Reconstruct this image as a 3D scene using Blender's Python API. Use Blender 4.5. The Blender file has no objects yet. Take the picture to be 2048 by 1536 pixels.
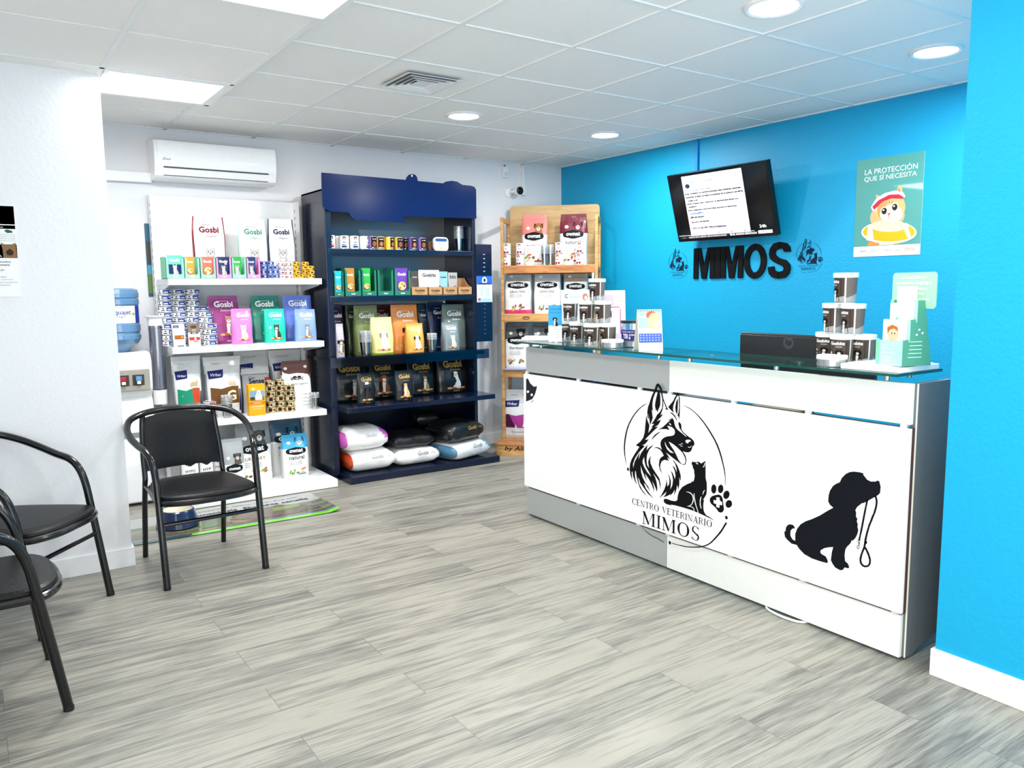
import bpy, bmesh, math, random
from mathutils import Vector, Matrix, noise
from mathutils.geometry import tessellate_polygon
C = bpy.context.scene
COL = C.collection
# ---------------- camera ----------------
F_PX = 1588.33
R = ((0.82575425, -0.56394435, -0.00983284), (-0.07559275, -0.09337697, -0.99275701), (0.55894155, 0.82051661, -0.11973654))
H = 1.40
cam = bpy.data.objects.new('camera', bpy.data.cameras.new('camera'))
COL.objects.link(cam)
cam.data.sensor_width = 36.0
cam.data.lens = F_PX / 2048 * 36
cam.data.clip_start = 0.05
rt, dn, fw = (Vector(r).normalized() for r in R)
mw = Matrix((( rt.x, -dn.x, -fw.x, 0), (rt.y, -dn.y, -fw.y, 0), (rt.z, -dn.z, -fw.z, H), (0, 0, 0, 1)))
cam.matrix_world = mw
C.camera = cam
# ---------------- view ----------------
C.view_settings.view_transform = 'Standard'
C.view_settings.look = 'None'
C.view_settings.gamma = 1
C.view_settings.use_curve_mapping = False
C.view_settings.exposure = 0.22
# ---------------- world + lights ----------------
w = bpy.data.worlds.new('world'); C.world = w; w.use_nodes = True
w.node_tree.nodes['Background'].inputs[0].default_value = (0.95, 0.97, 1.0, 1)
w.node_tree.nodes['Background'].inputs[1].default_value = 1.2
CE, CEL = 2.503, 2.434
def area(name, loc, rot, sx, sy, power, col=(1, 1, 1), shape='RECTANGLE', spread=180):
    l = bpy.data.lights.new(name, 'AREA'); l.shape = shape; l.size = sx; l.size_y = sy
    l.energy = power; l.color = col; l.spread = math.radians(spread)
    o = bpy.data.objects.new(name, l); COL.objects.link(o); o.location = loc; o.rotation_euler = rot
    return o
area('daylight_shop_window', (1.1, -2.32, 1.15), (math.radians(126), 0, 0), 3.0, 2.1, 52, (1.0, 0.98, 0.95))
area('daylight_shop_door', (-0.74, -0.55, 1.2), (math.radians(98), 0, math.radians(-90)), 2.2, 2.1, 78, (1.0, 0.98, 0.95))
DOWN = [(2.731, 4.528), (3.936, 4.541), (2.746, 2.15), (3.914, 2.119), (1.55, 0.9)]  # last entry is an extra lamp added out of view, without a fixture
for i, (x, y) in enumerate(DOWN):
    area('downlight_or_extra_lamp', (x, y, CE - 0.012), (0, 0, 0), 0.15, 0.15, 23, (1, 0.99, 0.97), 'DISK', 180)
area('panel_lamp', (0.905, 4.51, CEL - 0.012), (0, 0, 0), 0.55, 0.5, 34, (1, 1, 1))
area('panel_lamp', (0.905, 2.7, CEL - 0.035), (0, 0, 0), 0.55, 0.55, 9, (1, 1, 1))
# ---------------- pixel helpers (reference pixel -> point on a real plane) ----------------
def ray(x, y):
    a, b = (x - 1024) / F_PX, (y - 768) / F_PX
    return Vector((R[0][i] * a + R[1][i] * b + R[2][i] for i in range(3)))
def atZ(x, y, z): d = ray(x, y); t = (z - H) / d.z; return Vector((d.x * t, d.y * t, z))
def atX(x, y, X): d = ray(x, y); t = X / d.x; return Vector((X, d.y * t, H + d.z * t))
def atY(x, y, Y): d = ray(x, y); t = Y / d.y; return Vector((d.x * t, Y, H + d.z * t))
def cam_c(P): q = Vector(P) - Vector((0, 0, H)); return [sum(R[k][i] * q[i] for i in range(3)) for k in range(3)]
def line_px(P0, dvec, px=None, py=None):
    """parameter s where P0 + s*dvec projects on column px (or row py)"""
    a, b = cam_c(P0), [sum(R[k][i] * dvec[i] for i in range(3)) for k in range(3)]
    k, v = (0, (px - 1024) / F_PX) if px is not None else (1, (py - 768) / F_PX)
    return (v * a[2] - a[k]) / (b[k] - v * b[2])
# ---------------- materials ----------------
def lin(c):
    if isinstance(c, str):
        c = tuple(int(c[i:i + 2], 16) / 255 for i in (0, 2, 4))
        return tuple(x / 12.92 if x <= 0.04045 else ((x + 0.055) / 1.055) ** 2.4 for x in c)
    return c
MC = {}
def mat(c, rough=0.5, metal=0.0, bump=0.0, bscale=30.0, var=0.03, coat=0.0, emit=0.0, ior=1.45):
    key = (c, rough, metal, bump, bscale, coat, emit, ior)
    if key in MC: return MC[key]
    m = bpy.data.materials.new('m_' + str(len(MC))); m.use_nodes = True
    nt = m.node_tree; b = nt.nodes['Principled BSDF']; rgb = lin(c)
    n = nt.nodes.new('ShaderNodeTexNoise'); n.inputs['Scale'].default_value = bscale
    tc = nt.nodes.new('ShaderNodeTexCoord'); nt.links.new(tc.outputs['Object'], n.inputs['Vector'])
    mx = nt.nodes.new('ShaderNodeMix'); mx.data_type = 'RGBA'
    mx.inputs[6].default_value = (*[x * (1 - var) for x in rgb], 1); mx.inputs[7].default_value = (*[min(1, x * (1 + var)) for x in rgb], 1)
    nt.links.new(n.outputs['Fac'], mx.inputs[0]); nt.links.new(mx.outputs[2], b.inputs['Base Color'])
    b.inputs['Roughness'].default_value = rough; b.inputs['Metallic'].default_value = metal
    b.inputs['Coat Weight'].default_value = coat; b.inputs['IOR'].default_value = ior
    if emit:
        b.inputs['Emission Color'].default_value = (*rgb, 1); b.inputs['Emission Strength'].default_value = emit
    if bump:
        bp = nt.nodes.new('ShaderNodeBump'); bp.inputs['Strength'].default_value = bump; bp.inputs['Distance'].default_value = 0.01
        nt.links.new(n.outputs['Fac'], bp.inputs['Height']); nt.links.new(bp.outputs[0], b.inputs['Normal'])
    MC[key] = m
    return m
def clear(tint=(1, 1, 1), refl=0.12, key='clear', rough=0.05, glosscol=(1, 1, 1)):
    k = ('clear', key)
    if k in MC: return MC[k]
    m = bpy.data.materials.new('m_' + key); m.use_nodes = True; nt = m.node_tree; nt.nodes.clear()
    o = nt.nodes.new('ShaderNodeOutputMaterial'); t = nt.nodes.new('ShaderNodeBsdfTransparent'); g = nt.nodes.new('ShaderNodeBsdfGlossy')
    t.inputs[0].default_value = (*tint, 1); g.inputs['Roughness'].default_value = rough; g.inputs[0].default_value = (*glosscol, 1)
    fr = nt.nodes.new('ShaderNodeLayerWeight'); fr.inputs['Blend'].default_value = 0.35
    ma = nt.nodes.new('ShaderNodeMath'); ma.operation = 'MULTIPLY_ADD'; ma.inputs[1].default_value = 0.6; ma.inputs[2].default_value = refl
    nt.links.new(fr.outputs['Fresnel'], ma.inputs[0])
    mx = nt.nodes.new('ShaderNodeMixShader'); nt.links.new(ma.outputs[0], mx.inputs[0]); nt.links.new(t.outputs[0], mx.inputs[1]); nt.links.new(g.outputs[0], mx.inputs[2])
    nt.links.new(mx.outputs[0], o.inputs[0]); MC[k] = m
    return m
def foil(c, rough=0.38): return mat(c, rough, 0.0, 0.45, 16.0, coat=0.25)
def ink(c): return mat(c, 0.5, ior=1.2)
BLK = 'mat'
# ---------------- mesh builder ----------------
def tess(poly):
    try: return [tuple(t) for t in tessellate_polygon([[Vector((p[0], p[1], 0)) for p in poly]])]
    except Exception: return []
class MB:
    def __init__(s): s.v = []; s.f = []; s.m = []; s.mats = []
    def mi(s, m):
        if m not in s.mats: s.mats.append(m)
        return s.mats.index(m)
    def add(s, vs, fs, m):
        k = len(s.v); i = s.mi(m); s.v += [tuple(v) for v in vs]
        for f in fs: s.f.append([a + k for a in f]); s.m.append(i)
        return s
    def box(s, x0, x1, y0, y1, z0, z1, m, tf=None):
        vs = [(x, y, z) for z in (z0, z1) for y in (y0, y1) for x in (x0, x1)]
        if tf: vs = [tf @ Vector(v) for v in vs]
        return s.add(vs, [(0, 2, 3, 1), (4, 5, 7, 6), (0, 1, 5, 4), (2, 6, 7, 3), (0, 4, 6, 2), (1, 3, 7, 5)], m)
    def prism(s, poly, a0, a1, m, fn, side=None):
        """poly 2d extruded; fn(u,v,a)->3d"""
        n = len(poly); vs = [fn(u, v, a0) for u, v in poly] + [fn(u, v, a1) for u, v in poly]
        t = tess(poly)
        s.add(vs, [tuple(x) for x in t] + [tuple(a + n for a in x[::-1]) for x in t], m)
        s.add(vs, [(i, (i + 1) % n, (i + 1) % n + n, i + n) for i in range(n)], side or m)
        return s
    def lathe(s, prof, m, seg=20, c=(0, 0, 0), caps=True, sx=1, sy=1):
        ms = m if isinstance(m, list) else [m] * (len(prof) - 1)
        base = [[(c[0] + sx * r * math.cos(2 * math.pi * i / seg), c[1] + sy * r * math.sin(2 * math.pi * i / seg), c[2] + z) for i in range(seg)] for r, z in prof]
        for k in range(len(prof) - 1):
            s.add(base[k] + base[k + 1], [(i, (i + 1) % seg, (i + 1) % seg + seg, i + seg) for i in range(seg)], ms[k])
        if caps:
            s.add(base[0], [tuple(range(seg))[::-1]], ms[0]); s.add(base[-1], [tuple(range(seg))], ms[-1])
        return s
    def tube(s, pts, r, m, seg=10, closed=False, caps=True):
        pts = [Vector(p) for p in pts]; n = len(pts); rs = r if isinstance(r, list) else [r] * n
        rings = []; up = None
        for i, p in enumerate(pts):
            t = ((pts[(i + 1) % n] if closed or i < n - 1 else p) - (pts[i - 1] if closed or i > 0 else p)).normalized()
            if up is None:
                up = t.orthogonal().normalized()
            up = (up - t * up.dot(t)).normalized(); b = t.cross(up)
            rings.append([p + (up * math.cos(2 * math.pi * k / seg) + b * math.sin(2 * math.pi * k / seg)) * rs[i] for k in range(seg)])
        vs = [q for ring in rings for q in ring]; fs = []
        for i in range(n if closed else n - 1):
            j = (i + 1) % n
            fs += [(i * seg + k, i * seg + (k + 1) % seg, j * seg + (k + 1) % seg, j * seg + k) for k in range(seg)]
        if caps and not closed: fs += [tuple(range(seg))[::-1], tuple(range((n - 1) * seg, n * seg))]
        return s.add(vs, fs, m)
    def flat(s, poly, m, fn, off=0.0, step=None):
        """decal polygon: fn(u,v,off)->3d, cut into a grid of size step so that it follows the surface"""
        t = tess(poly)
        if step:
            bm = bmesh.new(); bv = [bm.verts.new((p[0], p[1], 0)) for p in poly]
            for x in t:
                try: bm.faces.new([bv[a] for a in x])
                except Exception: pass
            for ax in (0, 1):
                lo, hi = min(p[ax] for p in poly), max(p[ax] for p in poly)
                k = math.ceil(lo / step)
                while k * step < hi:
                    co = [0, 0, 0]; co[ax] = k * step; no = [0, 0, 0]; no[ax] = 1
                    bmesh.ops.bisect_plane(bm, geom=bm.verts[:] + bm.edges[:] + bm.faces[:], plane_co=co, plane_no=no); k += 1
            bm.verts.index_update()
            vs = [fn(v.co.x, v.co.y, off) for v in bm.verts]; fs = [tuple(v.index for v in f.verts) for f in bm.faces]; bm.free()
            return s.add(vs, fs, m)
        return s.add([fn(u, v, off) for u, v in poly], t, m)
    def build(s, name, parent=None, loc=(0, 0, 0), rz=0.0, smooth=35, bevel=0.0, rx=0.0, **kw):
        me = bpy.data.meshes.new(name); me.from_pydata(s.v, [], s.f); me.update()
        for m in s.mats: me.materials.append(m)
        me.polygons.foreach_set('material_index', s.m)
        if smooth:
            me.shade_smooth(); me.set_sharp_from_angle(angle=math.radians(smooth))
        o = bpy.data.objects.new(name, me); COL.objects.link(o); o.location = loc; o.rotation_euler = (rx, 0, rz)
        if parent: o.parent = parent
        if bevel:
            b = o.modifiers.new('bevel', 'BEVEL'); b.width = bevel; b.segments = 2; b.limit_method = 'ANGLE'; b.angle_limit = math.radians(50)
        if kw: tag(o, **kw)
        return o
def tag(o, label=None, cat=None, group=None, kind=None):
    if label: o['label'] = label
    if cat: o['category'] = cat
    if group: o['group'] = group
    if kind: o['kind'] = kind
    return o
def empty(name, loc, rz=0.0, label=None, cat=None, group=None, rx=0.0):
    o = bpy.data.objects.new(name, None); o.empty_display_size = 0.05; COL.objects.link(o)
    o.location = loc; o.rotation_euler = (rx, 0, rz)
    return tag(o, label, cat, group)
KIDS = {}
def dup(root, loc, rz=None, label=None, group=None):
    def cp(o, par):
        c = o.copy(); COL.objects.link(c)
        if par: c.parent = par
        for ch in [x for x in COL.objects if x.parent == o]: cp(ch, c)
        return c
    r = cp(root, None); r.location = loc
    if rz is not None: r.rotation_euler = (root.rotation_euler[0], 0, rz)
    if label: r['label'] = label
    if group: r['group'] = group
    return r
def struct(mb, name, **kw):
    o = mb.build(name, smooth=None, **kw); o['kind'] = 'structure'; return o
ORD = ['bottom', 'second', 'third', 'fourth', 'fifth', 'sixth', 'seventh', 'eighth', 'ninth', 'tenth', 'eleventh', 'twelfth', 'thirteenth', 'fourteenth', 'fifteenth']
def level(i, n): return 'topmost' if i == n - 1 and n > 1 else ('lowest' if i == 0 else ORD[i] + ' from the bottom')
# ---------------- text ----------------
TX = {}
def text_geo(s, bold=0.0, shear=0.0, sp=1.0):
    k = (s, bold, shear, sp)
    if k in TX: return TX[k]
    cu = bpy.data.curves.new('t', 'FONT'); cu.body = s; cu.size = 1; cu.offset = bold; cu.shear = shear; cu.space_character = sp
    cu.resolution_u = 2; cu.fill_mode = 'FRONT'
    o = bpy.data.objects.new('t', cu); COL.objects.link(o)
    bpy.context.view_layer.update()
    me = bpy.data.meshes.new_from_object(o.evaluated_get(bpy.context.evaluated_depsgraph_get()))
    vs = [(v.co.x, v.co.y) for v in me.vertices]; fs = [tuple(p.vertices) for p in me.polygons]
    bpy.data.objects.remove(o); bpy.data.curves.remove(cu); bpy.data.meshes.remove(me)
    if vs:
        x0, x1 = min(v[0] for v in vs), max(v[0] for v in vs); y0, y1 = min(v[1] for v in vs), max(v[1] for v in vs)
        cx = (x0 + x1) / 2; vs = [(v[0] - cx, v[1] - y0) for v in vs]; TX[k] = (vs, fs, x1 - x0, y1 - y0)
    else: TX[k] = ([], [], 1, 1)
    return TX[k]
def put_text(mb, s, cx, cz, m, fn, off, width=None, height=None, bold=0.0, shear=0.0, stretch=1.0):
    vs, fs, tw, th = text_geo(s, bold, shear)
    if height is None: k = width / tw; kz = k * stretch
    elif width is None: kz = height / th; k = kz / stretch
    else: k = width / tw; kz = height / th
    mb.add([fn(cx + v[0] * k, cz + v[1] * kz, off) for v in vs], fs, m)
def ell(cx, cz, rx, rz, n=16, rot=0.0):
    r = math.radians(rot)
    return [(cx + rx * math.cos(t) * math.cos(r) - rz * math.sin(t) * math.sin(r), cz + rx * math.cos(t) * math.sin(r) + rz * math.sin(t) * math.cos(r)) for t in [2 * math.pi * i / n for i in range(n)]]
def rrect(x0, x1, z0, z1, r, n=4):
    o = []
    for cx, cz, a in ((x1 - r, z1 - r, 0), (x0 + r, z1 - r, 90), (x0 + r, z0 + r, 180), (x1 - r, z0 + r, 270)):
        o += [(cx + r * math.cos(math.radians(a + 90 * i / n)), cz + r * math.sin(math.radians(a + 90 * i / n))) for i in range(n + 1)]
    return o
def rect(x0, x1, z0, z1): return [(x0, z0), (x1, z0), (x1, z1), (x0, z1)]
def smoothp(pts, m=5, closed=False):
    P = [Vector(p) for p in pts]; n = len(P); o = []
    for i in range(n if closed else n - 1):
        g = lambda k: P[k % n] if closed else P[max(0, min(n - 1, k))]
        a, b, c, d = g(i - 1), g(i), g(i + 1), g(i + 2)
        for j in range(m):
            t = j / m; o.append(0.5 * ((2 * b) + (c - a) * t + (2 * a - 5 * b + 4 * c - d) * t * t + (3 * b - a - 3 * c + d) * t ** 3))
    if not closed: o.append(P[-1])
    return o
def animal(mb, cx, cz, s, col, fn, off, kind='dog', chest='f0e8dc', dark='1c1816', st=None):
    """sitting dog or cat picture, height s, standing on cz"""
    P = lambda pts: [(cx + a * s, cz + b * s) for a, b in pts]
    A = lambda pts, c, k: mb.flat(P(pts), ink(c), fn, off + k * 0.0005, st)
    A([(-.20, 0), (.26, 0), (.30, .12), (.27, .30), (.16, .50), (.13, .66), (-.15, .66), (-.17, .45), (-.13, .2), (-.22, .06)], col, 0)
    A([(-.12, .04), (.0, .0), (.02, .35), (.06, .55), (-.12, .58), (-.14, .4)], chest, 1)
    A(ell(-.01, .76, .19, .17), col, 1)
    if kind == 'cat':
        A([(-.18, .80), (-.20, 1.0), (-.05, .90)], col, 1); A([(.04, .90), (.18, 1.0), (.17, .80)], col, 1)
    else:
        A([(-.17, .88), (-.26, .84), (-.25, .64), (-.17, .62), (-.12, .8)], dark, 2); A([(.12, .86), (.22, .84), (.23, .64), (.17, .60), (.12, .74)], dark, 2)
    A(ell(-.02, .69, .10, .085), chest, 2)
    A(ell(-.09, .79, .025, .025, 8), dark, 3); A(ell(.06, .79, .025, .025, 8), dark, 3); A(ell(-.02, .72, .035, .028, 8), dark, 3)
def serif(mb, s, x0, z0, x1, z1, h, m, fn, off):
    """serif capitals from (x0,z0) to (x1,z1) baseline, cap height h"""
    T, t, sf = .18, .065, .05
    G = {'I': (.42, [rect(.135, .285, 0, 1), rect(.02, .40, 0, sf), rect(.02, .40, 1 - sf, 1)]),
         'T': (.84, [rect(.345, .495, 0, 1), rect(.22, .62, 0, sf), rect(.03, .81, 1 - t, 1), [(.03, .78), (.07, .78), (.07, 1), (.03, 1)], [(.77, .78), (.81, .78), (.81, 1), (.77, 1)]]),
         'E': (.80, [rect(.12, .27, 0, 1), rect(.02, .72, 0, t), rect(.02, .70, 1 - t, 1), rect(.27, .55, .50, .50 + t), rect(.68, .72, 0, .24), rect(.66, .70, .78, 1), rect(.52, .555, .40, .64)]),
         'N': (1.0, [rect(.15, .20, 0, 1), rect(.05, .32, 0, sf), rect(.80, .85, 0, 1), rect(.68, .97, 1 - sf, 1), [(.03, 1), (.22, 1), (.85, 0), (.78, 0), (.68, .06), (.10, .96)]]),
         'M': (1.2, [rect(.13, .18, 0, 1), rect(.02, .30, 0, sf), rect(.93, 1.08, 0, 1), rect(.82, 1.18, 0, sf), rect(.93, 1.16, 1 - sf, 1), [(.03, 1), (.25, 1), (.63, .16), (.55, 0)], [(.55, 0), (.62, .14), (.96, 1), (.90, 1)]]),
         'V': (.95, [[(.05, 1), (.23, 1), (.55, .15), (.48, 0)], [(.48, 0), (.54, .12), (.86, 1), (.80, 1)], rect(0, .34, 1 - sf, 1), rect(.68, .95, 1 - sf, 1)]),
         'A': (.95, [[(.47, 1), (.54, 1), (.88, 0), (.70, 0), (.44, .84)], [(.12, 0), (.17, 0), (.50, .94), (.46, 1)], rect(0, .30, 0, sf), rect(.58, .97, 0, sf), rect(.24, .68, .33, .33 + t)]),
         'R': (.92, [rect(.12, .27, 0, 1), rect(.02, .38, 0, sf), rect(.02, .5, 1 - t, 1), rect(.27, .5, .48, .48 + t), [(.44, .50), (.58, .50), (.80, .08), (.95, 0), (.74, 0)]]),
         }
    def ring(cx, cz, rx, rz, tk, tn, a0, a1, n=18):
        o, i_ = [], []
        for k in range(n + 1):
            a = math.radians(a0 + (a1 - a0) * k / n); c, sn = math.cos(a), math.sin(a)
            th = tn + (tk - tn) * abs(c) ** 1.5
            o.append((cx + rx * c, cz + rz * sn)); i_.append((cx + (rx - th) * c, cz + (rz - tn) * sn))
        return o + i_[::-1]
    G['O'] = (1.08, [ring(.54, .5, .48, .52, T, .06, 0, 180), ring(.54, .5, .48, .52, T, .06, 180, 360)])
    G['C'] = (.98, [ring(.54, .5, .48, .52, T, .06, 40, 180), ring(.54, .5, .48, .52, T, .06, 180, 320), rect(.86, .90, .70, 1.0)])
    G['R'][1].append(ring(.48, .74, .30, .26, .14, .045, -90, 90))
    G['S'] = (.72, [ring(.36, .745, .27, .275, .12, .045, 30, 230), ring(.36, .26, .30, .28, .12, .045, -150, 60), [(.10, .60), (.22, .66), (.62, .38), (.50, .34)], rect(.58, .61, .76, 1.0), rect(.08, .11, 0, .26)])
    G[' '] = (.5, [])
    tot = sum(G[c][0] for c in s) + .06 * (len(s) - 1); kx = (x1 - x0) / tot; u = 0
    for c in s:
        wd, ps = G[c]
        for p in ps:
            q = []
            for a, b in p:
                f = (u + a) / tot; q.append((x0 + (u + a) * kx, z0 + (z1 - z0) * f + b * h))
            mb.flat(q, m, fn, off)
        u += wd + .06
# ================= ROOM =================
XB, YB = 4.65, 5.978          # blue wall plane, back wall plane
XL, YF = -0.78, -2.25         # left wall, shop front
def wallmat(c, rough=0.75, bs=60, bump=0.12): return mat(c, rough, 0, bump, bs, var=0.02)
M_wall = wallmat('e6e7ea'); M_blue = wallmat((0.001, 0.35, 0.62), 0.5, 70, 0.18); M_white = mat('f2f2f2', 0.4)
M_skirt = mat('f3f3f3', 0.35)
def floor_mat():
    m = bpy.data.materials.new('m_floor'); m.use_nodes = True; nt = m.node_tree; b = nt.nodes['Principled BSDF']; N = nt.nodes.new; L = nt.links.new
    tc = N('ShaderNodeTexCoord')
    br = N('ShaderNodeTexBrick'); br.inputs['Scale'].default_value = 1; br.inputs['Brick Width'].default_value = 1.22; br.inputs['Row Height'].default_value = 0.18
    br.inputs['Mortar Size'].default_value = 0.0012; br.inputs['Mortar Smooth'].default_value = 0; br.offset = 0.37
    br.inputs['Color1'].default_value = (0, 0, 0, 1); br.inputs['Color2'].default_value = (1, 1, 1, 1); br.inputs['Mortar'].default_value = (0.5, 0.5, 0.5, 1)
    L(tc.outputs['Object'], br.inputs['Vector'])
    # shift grain per plank
    cx = N('ShaderNodeVectorMath'); cx.operation = 'SCALE'; cx.inputs['Scale'].default_value = 9; L(br.outputs['Color'], cx.inputs[0])
    ad = N('ShaderNodeVectorMath'); ad.operation = 'ADD'; L(tc.outputs['Object'], ad.inputs[0]); L(cx.outputs[0], ad.inputs[1])
    def grain(sx, sy, sc, det, dist):
        mp = N('ShaderNodeMapping'); mp.inputs['Scale'].default_value = (sx, sy, 1); L(ad.outputs[0], mp.inputs[0])
        n = N('ShaderNodeTexNoise'); n.inputs['Scale'].default_value = sc; n.inputs['Detail'].default_value = det; n.inputs['Distortion'].default_value = dist; n.inputs['Roughness'].default_value = 0.65
        L(mp.outputs[0], n.inputs['Vector']); return n.outputs['Fac']
    g1 = grain(1.0, 14, 2.2, 6, 0.6); g2 = grain(1.6, 55, 3, 4, 0.2); g3 = grain(0.8, 3.0, 1.3, 3, 1.2)
    m1 = N('ShaderNodeMath'); m1.operation = 'MULTIPLY_ADD'; m1.inputs[1].default_value = 0.55; L(g2, m1.inputs[0])
    m0 = N('ShaderNodeMath'); m0.operation = 'MULTIPLY'; m0.inputs[1].default_value = 0.75; L(g1, m0.inputs[0]); L(m0.outputs[0], m1.inputs[2])
    m2 = N('ShaderNodeMath'); m2.operation = 'MULTIPLY_ADD'; m2.inputs[1].default_value = 0.45; L(g3, m2.inputs[0]); L(m1.outputs[0], m2.inputs[2])
    m3 = N('ShaderNodeMath'); m3.operation = 'MULTIPLY_ADD'; m3.inputs[1].default_value = 0.10; L(br.outputs['Color'], m3.inputs[0]); L(m2.outputs[0], m3.inputs[2])
    cr = N('ShaderNodeValToRGB'); L(m3.outputs[0], cr.inputs[0]); e = cr.color_ramp.elements
    e[0].position = 0.60; e[0].color = (*lin('505049'), 1); e[1].position = 1.05; e[1].color = (*lin('9d998d'), 1)
    k = e.new(0.78); k.color = (*lin('6e6c66'), 1); k = e.new(0.90); k.color = (*lin('8a877d'), 1)
    mo = N('ShaderNodeMix'); mo.data_type = 'RGBA'; L(br.outputs['Fac'], mo.inputs[0]); L(cr.outputs[0], mo.inputs[6]); mo.inputs[7].default_value = (*lin('6a6964'), 1)
    L(mo.outputs[2], b.inputs['Base Color']); b.inputs['Roughness'].default_value = 0.42
    bp = N('ShaderNodeBump'); bp.inputs['Strength'].default_value = 0.12; bp.inputs['Distance'].default_value = 0.004; L(m1.outputs[0], bp.inputs['Height']); L(bp.outputs[0], b.inputs['Normal'])
    return m
def ceil_mat():
    m = mat('f6f3f0', 0.85, 0, 0.25, 260, var=0.03); return m
struct(MB().box(XL - .1, XB + .1, YF - .1, YB + .1, -0.08, 0, floor_mat()), 'floor')
c = MB(); M_ceil = ceil_mat()
c.box(XL - .1, XB + .1, YF - .1, YB + .1, CE + 0.006, CE + 0.08, M_ceil)
struct(c, 'ceiling')
g = MB(); M_bar = mat('eceded', 0.45)
gx = [0.608 + .6 * k for k in range(-2, 7)]; gy = [3.012 + .6 * k for k in range(-8, 5)]
for x in gx: g.box(x - .011, x + .011, YF, YB, CE, CE + .007, M_bar)
for y in gy: g.box(XL, XB, y - .011, y + .011, CE + .0006, CE + .007, M_bar)
g.box(XL, XB, YB - .02, YB, CE, CE + .007, M_bar); g.box(XB - .02, XB, YF, YB, CE, CE + .007, M_bar)
struct(g, 'trim_1')
# lowered ceiling strip on the left
lo = MB(); lo.box(XL, 0.60, YF, 4.78, CEL + .004, CE, M_ceil); lo.box(0.60, 1.205, YF, 2.41, CEL + .004, CE, M_ceil); lo.box(0.60, 1.205, 3.0, 4.24, CEL + .004, CE, M_ceil)
lo.box(0.60, 1.205, 2.41, 3.0, CE - .02, CE, M_ceil); lo.box(0.60, 1.205, 4.24, 4.78, CE - .02, CE, M_ceil)
struct(lo, 'ceiling')
tr = MB()
for a in ((1.183, 1.207, YF, 2.41), (1.183, 1.207, 3.0, 4.782)): tr.box(*a, CEL, CE, M_bar)
tr.box(0.59, 1.207, 4.76, 4.782, CEL, CE, M_bar); tr.box(XL, 1.2, 4.24 - .011, 4.24 + .011, CEL, CEL + .01, M_bar)
tr.box(0.59, 0.612, YF, 4.78, CEL, CEL + .01, M_bar)
for y in (3.62,): tr.box(XL, 1.2, y - .004, y + .004, CEL + .002, CEL + .006, M_bar)
struct(tr, 'trim_2')
# walls
struct(MB().box(XL - .1, XB + .1, YB, YB + .1, 0, CE + .08, M_wall), 'wall_back')
struct(MB().box(XB, XB + .1, 1.395, YB, 0, CE + .08, M_blue), 'wall_right')
struct(MB().box(2.78, XB + .1, YF, 1.395, 0, CE + .08, M_blue), 'wall_right_near')
wl = MB(); wl.box(XL - .1, XL, YF, -1.7, 0, CE, M_wall); wl.box(XL - .1, XL, .6, YB, 0, CE, M_wall); wl.box(XL - .1, XL, -1.7, .6, 2.35, CE, M_wall)
struct(wl, 'wall_left')
wf = MB(); wf.box(XL - .1, -.45, YF - .1, YF, 0, CE, M_wall); wf.box(2.65, 2.79, YF - .1, YF, 0, CE, M_wall); wf.box(-.45, 2.65, YF - .1, YF, 2.35, CE, M_wall); wf.box(-.45, 2.65, YF - .1, YF, 0, .15, M_wall)
struct(wf, 'wall_front')
struct(MB().box(XL, 0.605, 4.376, 4.50, 0, CEL + .004, wallmat('ebecee')), 'wall_partition')
# skirting
struct(MB().box(XL, XB, YB - .013, YB, 0, .10, M_skirt), 'baseboard_back', bevel=.003)
struct(MB().box(XL, .617, 4.364, 4.512, 0, .10, M_skirt), 'baseboard_partition', bevel=.003)
struct(MB().box(2.768, 4.0, YF, 1.407, 0, .10, M_skirt), 'baseboard_right', bevel=.003)
struct(MB().box(XB - .013, XB, 1.41, YB - .02, 0, .10, M_skirt), 'baseboard_blue', bevel=.003)
# ceiling lights
def led_panel(y0, y1, z, x0, x1, label, strength):
    e = empty('ceiling_light_panel', ((x0 + x1) / 2, (y0 + y1) / 2, z), 0, label, 'ceiling light', 'square light panels in the lowered ceiling')
    a, b = (x1 - x0) / 2, (y1 - y0) / 2; f = MB(); t = .022
    f.box(-a, a, -b, -b + t, 0, .03, M_bar); f.box(-a, a, b - t, b, 0, .03, M_bar); f.box(-a, -a + t, -b + t, b - t, 0, .03, M_bar); f.box(a - t, a, -b + t, b - t, 0, .03, M_bar)
    f.build('frame', e, smooth=None)
    MB().box(-a + t, a - t, -b + t, b - t, .004, .012, mat((.93, 1, .97), .5, emit=strength)).build('diffuser', e, smooth=None)
led_panel(4.252, 4.758, CEL - .002, 0.615, 1.182, 'brightly lit square ceiling light panel beside the white partition corner', 5)
led_panel(2.41, 2.998, CEL - .024, 0.612, 1.207, 'framed light panel at the top edge of the picture, nearer of the two panels', .62)
DLAB = ['round recessed downlight right of the ceiling air vent', 'round recessed downlight nearest the corner of the blue wall', 'round recessed downlight at the very top edge of the picture', 'round recessed downlight nearest the right hand blue pillar wall']
pro = None
for i, (x, y) in enumerate(DOWN[:4]):
    if pro is None:
        pro = empty('downlight', (x, y, CE), 0, DLAB[0], 'ceiling light', 'round recessed downlights')
        MB().lathe([(.118, 0.006), (.118, -.004), (.108, -.008), (.096, -.004), (.094, .004)], mat('e9e9e9', .35), 36, caps=False).build('trim_ring', pro)
        MB().lathe([(.0001, 0), (.095, 0)], mat((1, 1, .99), .5, emit=9), 32, caps=False).build('diffuser', pro)
    else: dup(pro, (x, y, CE), 0, DLAB[i])
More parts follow.
